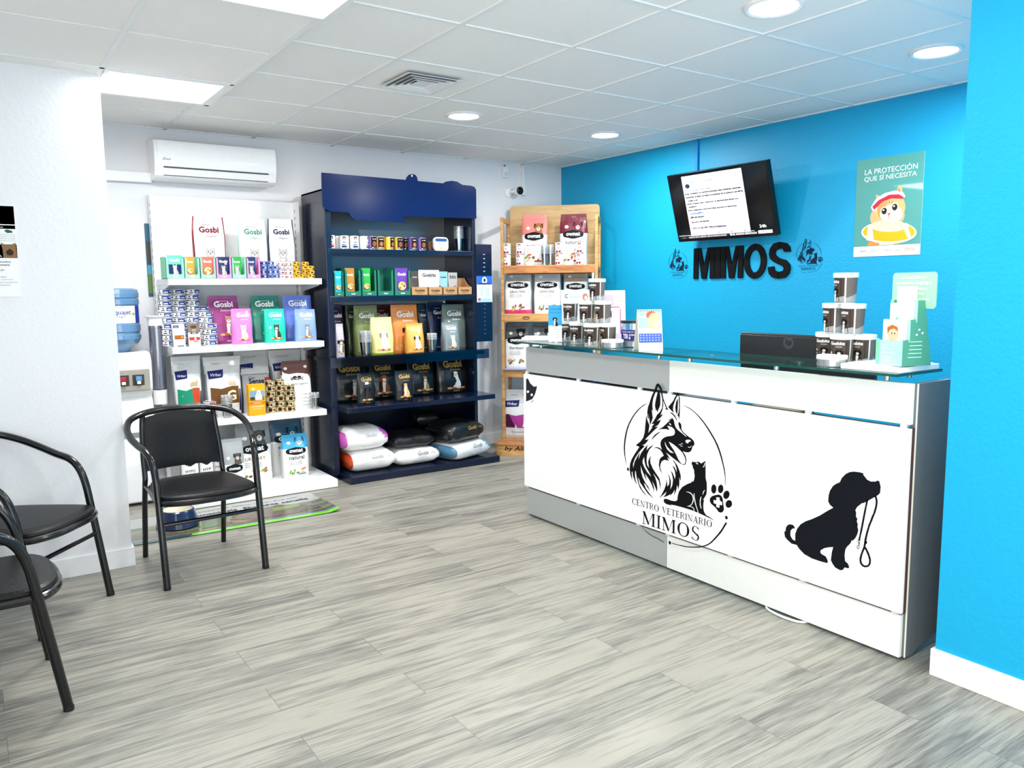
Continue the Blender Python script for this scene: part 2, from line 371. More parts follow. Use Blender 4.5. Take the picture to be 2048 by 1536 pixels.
# air vent : 4 way diffuser
e = empty('ceiling_air_vent', (2.10, 3.925 - .0, CE), 0, 'square four way air vent set in the ceiling tiles', 'air vent')
vx, vy = .165, .175
MB().box(-vx + .02, vx - .02, -vy + .02, vy - .02, .0, .005, mat('8e9194', .6)).build('backing', e, smooth=None)
f = MB()
def vring(f, s0, s1, z0, z1, m):
    a = [(-vx * s0, -vy * s0), (vx * s0, -vy * s0), (vx * s0, vy * s0), (-vx * s0, vy * s0)]; b = [(p[0] * s1 / s0, p[1] * s1 / s0) for p in a]
    vs = [(p[0], p[1], z0) for p in a] + [(p[0], p[1], z1) for p in b] + [(p[0], p[1], z0 + .003) for p in a] + [(p[0], p[1], z1 + .003) for p in b]
    f.add(vs, [(i, (i + 1) % 4, (i + 1) % 4 + 4, i + 4) for i in range(4)] + [(i + 8, i + 12, (i + 1) % 4 + 12, (i + 1) % 4 + 8) for i in range(4)] + [(i, i + 8, (i + 1) % 4 + 8, (i + 1) % 4) for i in range(4)], m)
Mv = mat('e6e7e9', .4)
vring(f, 1.0, .86, -.012, -.006, Mv); f.build('frame', e, smooth=None)
for k, (a, b) in enumerate(((.80, .66), (.60, .47), (.41, .30))):
    f = MB(); vring(f, a, b, -.016, -.002, Mv); f.build('louvre', e, smooth=None)
MB().box(-vx * .24, vx * .24, -vy * .24, vy * .24, -.012, -.009, Mv).build('centre_plate', e, smooth=None)
# ---------- air conditioner ----------
e = empty('air_conditioner', (1.498, YB, 2.15), 0, 'white split air conditioner mounted high on the back wall', 'air conditioner')
P = [(0, 0.0), (-.15, 0.0), (-.185, .02), (-.205, .075), (-.212, .10), (-.212, .19), (-.205, .225), (-.19, .25), (-.06, .262), (0, .262)]
f = MB(); f.prism(P, -.405, .405, mat('f4f4f5', .22, coat=.3), lambda u, v, a: (a, u, v)); f.build('casing', e, bevel=.006)
f = MB(); f.prism([(-.2105, .082), (-.2165, .11), (-.2165, .19), (-.209, .23), (-.197, .249), (-.19, .247), (-.2, .1)], -.385, .403, mat('f8f8f9', .18, coat=.4), lambda u, v, a: (a, u, v)); f.build('front_panel', e)
f = MB(); f.prism([(-.199, .068), (-.187, .026), (-.180, .028), (-.19, .07)], -.345, .345, mat('d9dadc', .3), lambda u, v, a: (a, u, v)); f.build('louvre', e)
f = MB(); f.prism([(-.2075, .070), (-.2085, .079), (-.185, .079), (-.185, .07)], -.35, .35, mat('3c3e40', .5), lambda u, v, a: (a, u, v)); f.prism([(-.187, .021), (-.189, .0255), (-.17, .026), (-.17, .02)], -.35, .35, mat('3c3e40', .5), lambda u, v, a: (a, u, v)); f.build('air_slot', e)
f = MB(); put_text(f, 'Evvo', -.33, .118, ink('33363a'), lambda u, v, o: (u, -.2172 - o, v), 0, height=.018, shear=.5); put_text(f, 'Eurotec', -.305, .118, ink('33363a'), lambda u, v, o: (u, -.2172 - o, v), 0, height=.010, shear=.5) if False else None
f.build('lettering', e, smooth=None)
MB().box(XL, 1.10, YB - .045, YB, 2.135, 2.203, M_white).build('cable_duct', bevel=.004, label='white plastic pipe duct running left from the air conditioner', cat='cable duct')
# sensor, camera, conduit near corner
def onback(x, y): return atY(x, y, YB)
q = onback(1007, 345)
e = empty('motion_sensor', (q.x, YB, q.z), 0, 'small white motion sensor high on the back wall near the corner', 'sensor')
MB().prism([(0, -.05), (-.035, -.045), (-.04, 0), (-.03, .05), (0, .05)], -.028, .028, M_white, lambda u, v, a: (a, u, v)).build('housing', e, bevel=.005)
MB().box(-.02, .02, -.0425, -.03, -.035, -.0, mat('d5d8db', .2)).build('lens', e, bevel=.003); MB().lathe([(.007, 0), (.007, .012)], mat('222222'), 10, c=(0, -.02, .05)).build('sensor_cap', e)
q = onback(1022, 384)
e = empty('security_camera', (q.x, YB, q.z), 0, 'small white security camera with black round front on the back wall', 'camera')
b = MB(); b.add([(x, -z, y) for x, y, z in []], [], M_white); b.lathe([(.04, 0), (.04, .012), (.02, .02)], M_white, 20); b.build('wall_base', e, loc=(-.03, 0, -.01), rx=math.radians(90))
b = MB(); b.tube([(-.03, -.015, -.01), (-.02, -.06, -.005), (0, -.07, 0)], .012, M_white); b.build('arm', e)
b = MB(); b.lathe([(.03, 0), (.037, .012), (.037, .06)], M_white, 20); b.build('body', e, loc=(.012, -.06, 0), rx=math.radians(90))
b = MB(); b.lathe([(.034, 0), (.034, .008), (.02, .014), (.0001, .015)], mat('0c0d0f', .15), 20); b.build('lens', e, loc=(.012, -.118, 0), rx=math.radians(90))
a0, a1 = onback(1043, 332), onback(1049, 391)
MB().prism([(-.012, 2.49), (.006, 2.49), (.028, a1.z), (-.012, a1.z)], YB - .03, YB, M_white, lambda u, v, a: (a0.x + u, a, v)).build('cable_cover', bevel=.002, label='narrow white cable cover on the back wall by the corner', cat='cable cover')
# blue cable duct above the screen
p = atX(1396, 300, XB)
MB().box(XB - .018, XB, p.y - .012, p.y + .012, 2.0, CE, mat((.006, .27, .66), .4)).build('cable_duct', bevel=.002, label='thin blue painted cable duct running from ceiling to screen', cat='cable duct')
# ================= LOGO ARTWORK =================
import json
ART = json.loads('''{"LB":[[[212,931],[222,927],[232,917],[241,903],[243,885],[251,857],[264,836],[275,819],[285,807],[274,808],[262,809],[270,814],[253,843],[249,850],[250,830],[246,816],[242,815],[244,838],[242,860],[234,882],[227,900],[212,916],[206,899],[194,881],[181,854],[175,826],[176,807],[182,788],[171,798],[175,775],[179,755],[172,738],[161,717],[156,741],[147,776],[151,745],[143,751],[140,780],[144,804],[155,828],[170,864],[186,891],[196,914],[202,926]],[[217,901],[225,894],[230,859],[230,841],[229,823],[224,813],[218,803],[211,785],[206,802],[203,788],[198,801],[193,818],[196,837],[202,860],[211,888]],[[133,762],[140,741],[156,715],[153,694],[148,674],[166,694],[178,708],[169,707],[190,726],[170,724],[183,737],[197,756],[208,774],[228,791],[242,813],[248,829],[250,825],[245,804],[236,784],[230,774],[250,785],[241,772],[222,755],[207,742],[235,754],[229,741],[217,725],[193,711],[218,717],[198,701],[170,677],[144,654],[126,637],[140,639],[153,646],[142,630],[126,615],[106,605],[125,605],[103,589],[86,594],[59,598],[92,622],[112,644],[123,674],[128,721]],[[341,898],[331,881],[313,852],[283,822],[295,813],[321,798],[315,815],[317,833],[329,861],[342,882],[351,884],[353,855],[355,829],[352,806],[346,788],[353,782],[356,769],[359,790],[360,829],[359,869],[353,894],[349,899]],[[345,871],[347,850],[346,823],[343,791],[333,806],[330,826],[335,853]],[[294,797],[311,797],[329,786],[341,770],[343,760],[331,775],[314,788]],[[352,756],[359,758],[370,749],[372,736],[372,725],[386,712],[426,693],[410,694],[381,709],[360,728],[353,745]],[[238,695],[217,687],[195,673],[180,657],[173,641],[186,655],[205,672],[224,686]],[[299,773],[314,770],[322,762],[327,744],[334,730],[347,719],[370,709],[400,695],[416,696],[433,692],[448,684],[456,672],[454,661],[444,654],[441,642],[435,630],[420,621],[403,619],[383,621],[401,602],[407,581],[402,560],[390,555],[369,558],[351,565],[324,575],[293,588],[272,596],[287,583],[303,565],[281,575],[293,556],[282,559],[263,558],[245,548],[236,530],[234,514],[249,485],[233,502],[225,524],[228,550],[238,565],[258,578],[250,588],[234,603],[212,608],[190,604],[206,612],[225,613],[245,606],[236,622],[234,637],[240,652],[255,666],[276,676],[313,685],[326,692],[331,704],[327,717],[312,726],[297,729],[277,729],[288,718],[295,710],[273,712],[242,708],[216,700],[245,716],[269,735],[284,749],[298,756],[284,759],[299,764],[308,766]],[[86,594],[76,581],[53,553],[30,521],[18,495],[15,465],[21,437],[35,411],[33,430],[30,453],[36,457],[41,434],[55,410],[72,390],[60,416],[55,439],[56,463],[61,464],[67,437],[79,406],[92,382],[116,363],[149,347],[126,363],[106,378],[87,402],[78,434],[85,428],[95,409],[119,390],[152,364],[193,346],[159,370],[135,389],[120,414],[132,409],[152,392],[167,380],[152,401],[132,416],[112,440],[100,467],[96,501],[103,486],[115,465],[128,444],[145,427],[135,445],[128,465],[141,453],[161,436],[177,416],[190,395],[194,378],[194,403],[185,424],[179,437],[193,421],[206,403],[213,386],[217,405],[212,432],[202,456],[186,476],[205,463],[225,446],[234,423],[235,401],[239,428],[231,457],[208,478],[182,501],[166,526],[164,544],[172,564],[156,545],[150,527],[157,496],[143,510],[138,532],[141,561],[155,589],[187,622],[161,606],[145,592],[137,584],[142,603],[147,615],[123,593],[100,566],[80,528],[84,546],[92,568],[70,539],[52,510],[42,476],[40,498],[54,529],[80,562],[103,585],[125,605]],[[315,569],[330,562],[349,545],[364,521],[372,500],[373,473],[366,483],[362,493],[364,471],[363,449],[357,426],[354,443],[349,448],[345,423],[329,390],[333,409],[335,425],[324,407],[299,379],[312,398],[288,383],[257,368],[273,385],[280,402],[257,381],[232,359],[251,387],[266,413],[275,436],[278,454],[274,465],[281,455],[286,428],[295,440],[298,452],[297,474],[286,494],[299,481],[308,460],[308,442],[304,417],[318,440],[322,468],[317,489],[307,513],[319,503],[329,487],[334,475],[338,493],[333,515],[317,540],[331,533],[342,517],[346,510],[344,531],[334,551]],[[445,581],[463,582],[476,585],[480,588],[488,586],[501,582],[511,590],[523,598],[525,593],[527,552],[528,518],[535,499],[537,470],[535,443],[524,425],[514,411],[521,414],[517,391],[518,369],[523,355],[536,343],[558,339],[588,329],[558,334],[527,338],[488,343],[455,346],[402,347],[341,346],[308,343],[315,340],[282,339],[266,343],[261,353],[265,362],[281,366],[313,364],[337,366],[352,374],[355,397],[363,421],[383,446],[410,464],[434,477],[436,475],[447,489],[452,484],[457,496],[461,515],[457,531],[457,541],[449,552],[445,565],[440,567],[441,576]],[[595,453],[611,457],[623,454],[631,443],[634,427],[638,406],[640,395],[634,382],[622,375],[608,376],[597,387],[582,396],[564,404],[556,414],[556,427],[568,441]],[[593,480],[592,470],[588,462],[582,456],[575,455],[569,458],[564,464],[563,473],[564,483],[568,492],[574,497],[581,499],[587,496],[592,489]],[[634,488],[632,479],[627,471],[620,466],[613,465],[607,468],[603,475],[603,484],[605,493],[610,500],[616,505],[623,506],[629,503],[633,496]],[[669,465],[665,456],[658,449],[650,445],[643,445],[637,449],[634,456],[635,465],[639,474],[646,481],[654,485],[662,485],[667,481],[670,474]],[[685,426],[681,418],[674,412],[666,408],[658,408],[652,411],[649,418],[649,426],[653,434],[660,441],[668,444],[676,445],[682,441],[685,434]],[[662,364],[663,360],[662,357],[660,354],[657,352],[653,352],[650,354],[648,356],[647,360],[647,363],[649,366],[652,368],[656,368],[659,367]],[[10,465],[10,461],[9,457],[6,455],[3,454],[0,455],[-3,457],[-5,460],[-5,464],[-4,468],[-2,471],[2,472],[5,471],[8,469]],[[315,154],[315,150],[314,146],[312,143],[309,141],[305,141],[302,143],[299,147],[299,151],[300,154],[302,157],[305,159],[309,159],[312,157]],[[145,825],[134,821],[123,817],[111,812],[98,803],[85,794],[71,783],[58,771],[46,758],[34,745],[23,730],[12,715],[3,700],[-4,687],[-9,675],[-14,662],[-19,647],[-23,631],[-26,616],[-28,603],[-29,591],[-30,579],[-30,567],[-29,555],[-28,543],[-26,534],[-23,525],[-21,515],[-18,505],[-14,494],[-11,484],[-9,484],[-12,495],[-14,506],[-16,517],[-18,526],[-19,535],[-20,545],[-21,556],[-21,568],[-21,581],[-20,592],[-18,604],[-16,617],[-13,631],[-9,647],[-5,661],[0,674],[5,686],[11,699],[20,713],[30,728],[41,743],[52,756],[64,768],[76,780],[89,791],[102,801],[114,809],[125,815],[135,820],[145,824]],[[381,841],[399,836],[416,832],[434,825],[454,815],[474,802],[493,787],[511,772],[528,755],[544,738],[560,720],[575,702],[588,683],[599,664],[609,643],[618,622],[626,601],[633,580],[638,560],[642,541],[643,523],[645,506],[646,506],[646,524],[645,542],[643,561],[639,582],[632,603],[625,625],[617,646],[607,667],[596,687],[582,706],[567,724],[551,742],[534,759],[516,776],[498,791],[478,805],[457,818],[436,828],[418,835],[400,838],[382,842]],[[652,338],[642,323],[633,307],[623,292],[612,277],[601,263],[590,250],[579,237],[568,225],[557,215],[545,206],[533,199],[520,192],[506,186],[492,181],[477,176],[460,171],[441,167],[422,163],[403,160],[383,158],[365,156],[350,155],[336,154],[322,154],[321,150],[335,150],[348,151],[364,152],[382,153],[402,155],[421,158],[441,162],[460,166],[477,171],[493,176],[507,181],[521,187],[535,194],[549,202],[561,211],[574,222],[585,234],[597,247],[608,260],[620,274],[631,289],[641,305],[651,321],[660,336]],[[109,181],[117,175],[126,170],[136,165],[149,161],[163,156],[178,153],[194,150],[209,149],[224,148],[238,145],[251,143],[264,140],[267,144],[253,147],[240,149],[226,152],[211,153],[196,154],[181,156],[166,160],[152,164],[139,168],[128,172],[119,177],[110,182]]],"LW":[[[122,547],[112,530],[111,516],[124,495],[147,473],[173,457],[157,477],[134,501],[124,527]],[[291,653],[317,646],[344,635],[368,621],[383,612],[396,595],[402,578],[398,563],[390,558],[375,560],[357,575],[342,596],[326,616],[305,635]],[[264,649],[277,629],[299,614],[326,602],[302,601],[281,613],[268,632]],[[290,744],[300,744],[306,736],[297,736]],[[399,674],[410,681],[426,683],[436,678],[425,674],[414,663],[402,666]],[[414,648],[426,647],[440,657],[431,646],[420,644]],[[357,650],[373,652],[372,649],[358,648]],[[371,658],[385,657],[383,655],[372,656]],[[367,644],[383,646],[382,644],[369,642]],[[466,578],[474,581],[484,576],[476,574]],[[522,592],[523,583],[519,570],[510,564],[517,577]],[[595,442],[614,444],[614,432],[630,425],[629,411],[614,411],[614,396],[596,396],[595,410],[580,410],[579,426],[595,426]],[[411,428],[418,428],[426,428],[432,427],[438,424],[444,422],[448,418],[450,413],[452,408],[453,402],[452,396],[451,390],[449,385],[446,379],[442,374],[437,370],[431,366],[424,363],[417,360],[417,359],[425,361],[432,364],[439,368],[445,372],[450,378],[453,384],[456,390],[458,397],[458,404],[458,410],[456,416],[453,421],[448,425],[442,428],[435,431],[427,431],[419,430],[411,430]],[[417,359],[425,360],[434,361],[441,362],[447,361],[453,359],[457,357],[459,354],[460,351],[461,347],[464,348],[463,352],[462,356],[460,359],[455,362],[449,364],[442,365],[434,364],[426,362],[417,360]],[[458,431],[458,424],[459,417],[460,409],[462,399],[465,389],[468,380],[472,372],[476,364],[480,358],[482,352],[484,348],[486,344],[490,346],[487,350],[485,354],[483,359],[480,366],[476,374],[473,382],[470,391],[467,401],[464,410],[463,418],[462,425],[461,432]],[[502,425],[500,419],[498,413],[496,407],[496,400],[496,393],[496,387],[498,380],[500,374],[503,368],[507,370],[505,376],[503,382],[502,388],[501,395],[501,401],[502,408],[503,414],[504,419],[505,425]],[[522,460],[520,457],[517,453],[514,449],[514,445],[513,441],[513,437],[515,437],[516,441],[517,445],[519,448],[521,452],[523,456],[525,460]]],"DG":[[[1269,688],[1295,690],[1311,688],[1307,684],[1316,676],[1325,667],[1340,663],[1360,667],[1365,672],[1374,671],[1376,662],[1380,652],[1379,628],[1373,619],[1362,610],[1335,589],[1313,573],[1309,573],[1289,553],[1282,539],[1286,530],[1286,514],[1292,507],[1290,495],[1295,487],[1294,476],[1298,462],[1294,445],[1287,429],[1276,415],[1273,418],[1267,402],[1253,385],[1247,372],[1245,349],[1248,326],[1260,320],[1267,307],[1263,301],[1247,300],[1240,288],[1228,283],[1206,288],[1194,300],[1186,312],[1189,345],[1194,368],[1177,363],[1155,353],[1139,340],[1138,331],[1143,326],[1163,321],[1172,308],[1173,296],[1144,294],[1101,295],[1064,303],[1039,319],[1027,332],[1001,331],[979,343],[968,352],[964,373],[970,376],[972,393],[980,406],[992,412],[1008,412],[1017,400],[1005,397],[995,385],[995,364],[1005,351],[1019,347],[1018,377],[1026,401],[1042,424],[1065,442],[1095,459],[1130,482],[1167,512],[1188,527],[1173,535],[1164,547],[1165,573],[1170,592],[1182,613],[1194,624],[1212,635],[1219,653],[1235,672],[1252,683]],[[1325,591],[1323,576],[1321,561],[1318,545],[1315,525],[1312,504],[1309,484],[1306,464],[1303,444],[1299,424],[1307,425],[1310,445],[1314,464],[1317,484],[1320,505],[1323,526],[1326,545],[1328,562],[1331,577],[1333,591]],[[1357,610],[1359,605],[1361,600],[1362,596],[1363,590],[1363,584],[1362,576],[1361,568],[1359,560],[1357,552],[1355,543],[1351,534],[1348,525],[1345,515],[1342,505],[1338,495],[1336,485],[1333,475],[1331,466],[1329,456],[1327,446],[1325,435],[1324,425],[1323,415],[1322,405],[1319,396],[1316,387],[1314,379],[1311,371],[1310,364],[1308,358],[1308,352],[1308,346],[1309,340],[1311,335],[1314,331],[1317,328],[1321,326],[1326,325],[1331,325],[1335,326],[1339,328],[1344,330],[1348,334],[1351,338],[1353,343],[1355,348],[1355,354],[1355,360],[1354,366],[1352,372],[1349,378],[1347,384],[1343,390],[1340,395],[1336,401],[1332,406],[1325,400],[1329,395],[1333,390],[1336,384],[1339,379],[1342,374],[1344,368],[1346,362],[1347,357],[1347,352],[1347,348],[1346,344],[1344,341],[1343,338],[1340,336],[1338,335],[1335,334],[1332,333],[1329,333],[1325,334],[1323,335],[1321,337],[1319,340],[1317,344],[1316,349],[1316,353],[1317,358],[1318,364],[1319,371],[1321,378],[1324,387],[1327,396],[1330,405],[1331,415],[1332,426],[1334,436],[1335,446],[1337,456],[1339,466],[1341,475],[1343,485],[1346,494],[1349,504],[1353,514],[1356,524],[1359,533],[1362,542],[1365,551],[1367,560],[1369,569],[1370,577],[1371,585],[1371,592],[1370,599],[1368,604],[1366,609],[1365,614]],[[1336,425],[1336,422],[1335,420],[1333,418],[1331,417],[1329,418],[1327,420],[1327,422],[1327,425],[1328,428],[1330,429],[1332,430],[1334,429],[1336,428]],[[1306,421],[1306,419],[1305,418],[1304,417],[1302,417],[1300,417],[1299,418],[1299,419],[1299,420],[1300,421],[1302,422],[1303,423],[1305,422],[1306,422],[1306,420],[1308,422],[1308,423],[1306,425],[1304,425],[1301,424],[1299,423],[1297,421],[1297,418],[1297,416],[1299,415],[1302,414],[1304,415],[1306,417],[1308,419],[1308,421]],[[1304,398],[1303,395],[1302,393],[1301,392],[1300,392],[1298,392],[1297,394],[1297,396],[1297,398],[1298,400],[1299,402],[1301,402],[1302,401],[1303,400],[1304,398],[1306,399],[1305,401],[1304,403],[1301,404],[1298,404],[1296,401],[1295,398],[1294,395],[1295,392],[1297,390],[1299,389],[1302,390],[1304,392],[1306,395],[1306,398]],[[1301,415],[1301,411],[1302,407],[1302,403],[1305,404],[1305,408],[1306,412],[1306,416]]],"KT":[[[-905,855],[-886,857],[-862,830],[-825,813],[-793,820],[-802,796],[-816,767],[-843,737],[-877,725],[-907,715]],[[-854,711],[-846,728],[-848,728],[-856,712]],[[-844,713],[-835,731],[-837,731],[-845,713]],[[-835,720],[-830,733],[-832,733],[-837,720]]],"KW":[[[-873,779],[-875,775],[-878,772],[-883,770],[-888,769],[-893,770],[-897,773],[-898,776],[-897,780],[-893,783],[-888,785],[-883,785],[-878,784],[-874,782]],[[-835,764],[-836,760],[-839,757],[-844,755],[-849,754],[-854,755],[-858,758],[-859,761],[-857,765],[-854,768],[-849,770],[-844,770],[-839,769],[-836,767]]]}''')
def put_logo(mb, ox, oz, s, fn, black, white, st=None):
    T = lambda P: [(ox + a * s / 1000, oz + b * s / 1000) for a, b in P]
    for P in ART['LB']: mb.flat(T(P), black, fn, .0008)
    if white:
        for P in ART['LW']: mb.flat(T(P), white, fn, .0014)
    serif(mb, 'CENTRO VETERINARIO', ox + .034 * s, oz + .286 * s, ox + .573 * s, oz + .292 * s, .032 * s, black, fn, .0008)
    serif(mb, 'MIMOS', ox + .111 * s, oz + .200 * s, ox + .500 * s, oz + .207 * s, .067 * s, black, fn, .0008)
# ================= RECEPTION DESK =================
DX = 2.779; Y0, Y1 = 1.515, 3.927
desk = empty('reception_desk', (DX, (Y0 + Y1) / 2, 0), 0, 'long white and grey reception desk with glass top and dog logo front', 'reception desk')
cy = (Y0 + Y1) / 2
LX = lambda x: x - DX
LY = lambda y: y - cy
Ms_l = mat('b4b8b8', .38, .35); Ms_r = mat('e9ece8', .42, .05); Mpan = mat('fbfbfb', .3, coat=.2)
edge = mat('4a3430', .5); Mgrey = mat('666d70', .55)
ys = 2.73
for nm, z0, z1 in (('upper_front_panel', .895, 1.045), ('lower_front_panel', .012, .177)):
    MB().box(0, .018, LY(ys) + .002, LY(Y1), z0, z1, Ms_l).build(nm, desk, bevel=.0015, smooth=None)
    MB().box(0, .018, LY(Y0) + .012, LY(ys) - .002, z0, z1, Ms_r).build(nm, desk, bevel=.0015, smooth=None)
f = MB(); f.box(-.014, .0, LY(Y0) + .004, LY(Y1) + .006, .189, .883, Mpan); f.build('main_front_panel', desk, bevel=.0012, smooth=None)
MB().box(.0, .012, LY(Y0) + .002, LY(Y1) + .004, .187, .885, edge).build('panel_backing', desk, smooth=None)
for y in (3.915, 3.42, 2.93, 2.72, 2.33, 1.95, 1.55):
    for z in (.177, .883):
        MB().box(-.006, .008, LY(y) - .012, LY(y) + .012, z, z + .013, mat('e8e8e8', .3, .4)).build('panel_spacer', desk, smooth=None)
# side panels
SP = [(.0, .012), (.0, 1.045), (.245, 1.045), (.345, .80), (.62, .74), (.62, .0), (.50, .0), (.40, .05), (.20, .055), (.09, .03), (.05, .012)]
for nm, y0 in (('side_panel', Y0), ('side_panel', Y1 - .022)):
    f = MB(); f.prism([(u + .019, v) for u, v in SP], LY(y0), LY(y0) + .022, Mgrey, lambda u, v, a: (u, a, v)); f.build(nm, desk, bevel=.0015, smooth=None)
MB().box(.0185, .0215, LY(Y0) - .001, LY(Y0) + .004, .012, 1.045, mat('e6e2d2', .4)).build('side_panel_edging', desk, smooth=None)
MB().box(.30, .318, LY(Y0) + .022, LY(Y1) - .022, .12, .72, Mgrey).build('inner_panel', desk, smooth=None)
MB().box(.02, .62, LY(Y0) + .022, LY(Y1) - .022, .72, .745, mat('c9ccce', .4)).build('work_surface', desk, bevel=.002, smooth=None)
# glass top: two panes
Mgl = clear((.70, .87, .84), .10, 'glass_top', .02); Mge = mat('0c4b43', .12, coat=.5)
GZ = 1.083; gx0, gx1 = 2.705, 3.015
for y0, y1 in ((2.735, 3.92), (1.545, 2.731)):
    f = MB(); f.box(LX(gx0), LX(gx1), LY(y0), LY(y1), GZ - .010, GZ, Mgl)
    f.f = f.f[:2]; f.m = f.m[:2]
    f.add([(x, y, z) for z in (GZ - .010, GZ) for y in (LY(y0), LY(y1)) for x in (LX(gx0), LX(gx1))], [(0, 1, 5, 4), (2, 6, 7, 3), (0, 4, 6, 2), (1, 3, 7, 5)], Mge)
    f.build('glass_top', desk, smooth=None)
    n = 3
    for k in range(n):
        for x in (2.815, 2.97):
            y = y0 + .10 + (y1 - y0 - .2) * k / (n - 1)
            s = MB(); s.lathe([(.011, 0), (.011, .018), (.024, .020), (.024, .0275)], mat('c9cbcc', .25, .8), 14, c=(LX(x), LY(y), 1.045)); s.build('glass_support', desk)
fl = MB(); fn = lambda u, v, o: (-.0145 - o, LY(3.0 - u), v)
put_logo(fl, 0, 0, 1, fn, ink('0b0c10'), ink('fbfbfb')); fl.build('logo', desk, smooth=None)
fl = MB()
for P in ART['DG']: fl.flat([(a / 1000, b / 1000) for a, b in P], ink('10131a'), fn, .0008)
fl.build('puppy_silhouette', desk, smooth=None)
fl = MB()
for P in ART['KT']: fl.flat([(a / 1000, b / 1000) for a, b in P], ink('24262a'), fn, .0008)
for P in ART['KW']: fl.flat([(a / 1000, b / 1000) for a, b in P], ink('fbfbfb'), fn, .0013)
fl.build('cat_silhouette', desk, smooth=None)
f = MB(); p0 = atZ(1560, 1229, .005); p1 = atZ(1600, 1243, .005)
f.tube(smoothp([(2.84, 2.16, .006), (2.775, 2.12, .006), (2.752, 2.02, .007), (2.775, 1.94, .006), (2.86, 1.93, .006)]), .005, M_white, 6)
f.build('cable', label='loop of white cable peeking out under the desk front', cat='cable')
# things behind the desk
f = empty('computer_monitor', (3.20, 2.35, .745), 0, 'back of a black computer monitor behind the glass counter', 'monitor')
Mb = mat('17191b', .45)
MB().box(0, .03, -.42, .30, .10, .425, Mb).build('rear_housing', f, bevel=.006)
MB().box(-.006, 0, -.42, .30, .30, .415, mat('1f2123', .4)).build('rear_cover', f, bevel=.003)
MB().box(.0, .02, -.12, 0, 0, .12, Mb).build('stand', f, smooth=None); MB().box(-.08, .12, -.17, .05, 0, .012, Mb).build('base', f, smooth=None)
q = atX(1577, 686, 3.194)
t = MB(); fnq = lambda u, v, o: (-.0065 - o, q.y - 2.35 - u, q.z - .745 + v)
t.flat(ell(0, 0, .03, .03, 24), ink('3d4145'), fnq, 0); put_text(t, 'hp', 0, -.016, ink('121416'), fnq, .0006, height=.034, shear=.3); t.build('emblem', f, smooth=None)
f = empty('printer', (2.95, 3.20, .746), 0, 'dark printer standing on the inner worktop behind the desk front', 'printer')
MB().box(.0, .3, -.22, .22, 0, .17, mat('1c1e22', .5)).build('body', f, bevel=.01); MB().box(.03, .27, -.19, .19, .17, .19, mat('2b2e33', .4)).build('lid', f, bevel=.004)
f = empty('desk_organiser', (2.90, 2.50, .7455), 0, 'low black organiser with papers on the inner worktop behind desk front', 'organiser')
MB().box(0, .17, -.42, .42, 0, .09, mat('141416', .5)).build('tray_body', f, bevel=.003, smooth=None); MB().box(.01, .15, -.36, -.10, .0905, .104, mat('9a8478', .6)).build('papers', f, smooth=None); MB().box(.01, .15, .05, .36, .0905, .10, mat('7a7e82', .6)).build('papers', f, smooth=None)
f = empty('storage_box', (2.95, 3.66, .746), 0, 'blue storage box seen under the left end of the glass top', 'box')
MB().box(0, .22, -.15, .15, 0, .19, mat('123a7a', .5)).build('box_body', f, bevel=.004); MB().box(-.002, 0, -.16, -.11, .13, .19, M_white).build('label_card', f, smooth=None)
f = empty('side_cabinet', (3.62, 1.63, 0), 0, 'low white topped cabinet standing behind the right end of desk', 'cabinet')
MB().box(0, .75, -.21, .18, 0, .93, mat('8f8a80', .5)).build('body', f, smooth=None); MB().box(-.03, .78, -.215, .19, .93, .975, M_white).build('top', f, bevel=.003)
# ================= BLUE WALL THINGS =================
# letters MIMOS
lt = empty('wall_letter_sign', (XB, 3.87, 1.457), 0, 'large black stencil letters MIMOS on the blue wall', 'sign')
Mk = mat('0e1012', .6, ior=1.2); hh = .232
def wl(name, polys):
    f = MB()
    for p in polys: f.prism(p, 0, .012, Mk, lambda u, v, a: (-a - .0005, 3.87 - 3.87 - u, v))
    f.build(name, lt, smooth=None)
def mX(px): return 3.87 - atX(px, 520, XB).y
def Mlet(x0, x1):
    W_ = x1 - x0; b = W_ * .215; g = W_ * .02; mid = (x0 + x1) / 2
    return [rect(x0, x0 + b, 0, hh), rect(x1 - b, x1, 0, hh), [(x0 + b + g, hh), (x0 + b + g + W_ * .10, hh), (mid, hh * .42), (x1 - b - g - W_ * .10, hh), (x1 - b - g, hh), (x1 - b - g, hh * .80), (mid + W_ * .11, 0), (mid - W_ * .11, 0), (x0 + b + g, hh * .80)]]
cx = lambda x: mX(1330 + x * .16113)
wl('letter_m', Mlet(cx(368), cx(626))); wl('letter_i', [rect(cx(632), cx(697), 0, hh)]); wl('letter_m', Mlet(cx(704), cx(978)))
def arcband(cx_, cz, rx, rz, ix, iz, a0, a1, n=16):
    o = [(cx_ + rx * math.cos(math.radians(a0 + (a1 - a0) * k / n)), cz + rz * math.sin(math.radians(a0 + (a1 - a0) * k / n))) for k in range(n + 1)]
    i_ = [(cx_ + ix * math.cos(math.radians(a0 + (a1 - a0) * k / n)), cz + iz * math.sin(math.radians(a0 + (a1 - a0) * k / n))) for k in range(n + 1)]
    return o + i_[::-1]
x0, x1 = cx(990), cx(1268); oc = (x0 + x1) / 2; rx = (x1 - x0) / 2
wl('letter_o', [arcband(oc, hh / 2, rx, hh * .53, rx * .52, hh * .34, -88.5, 88.5), arcband(oc, hh / 2, rx, hh * .53, rx * .52, hh * .34, 91.5, 268.5)])
x0, x1 = cx(1290), cx(1568); sc = (x0 + x1) / 2; rx = (x1 - x0) / 2
up = smoothp([(rx * .98, .74), (rx * .80, .93), (rx * .40, 1.02), (0, 1.04)], 4)
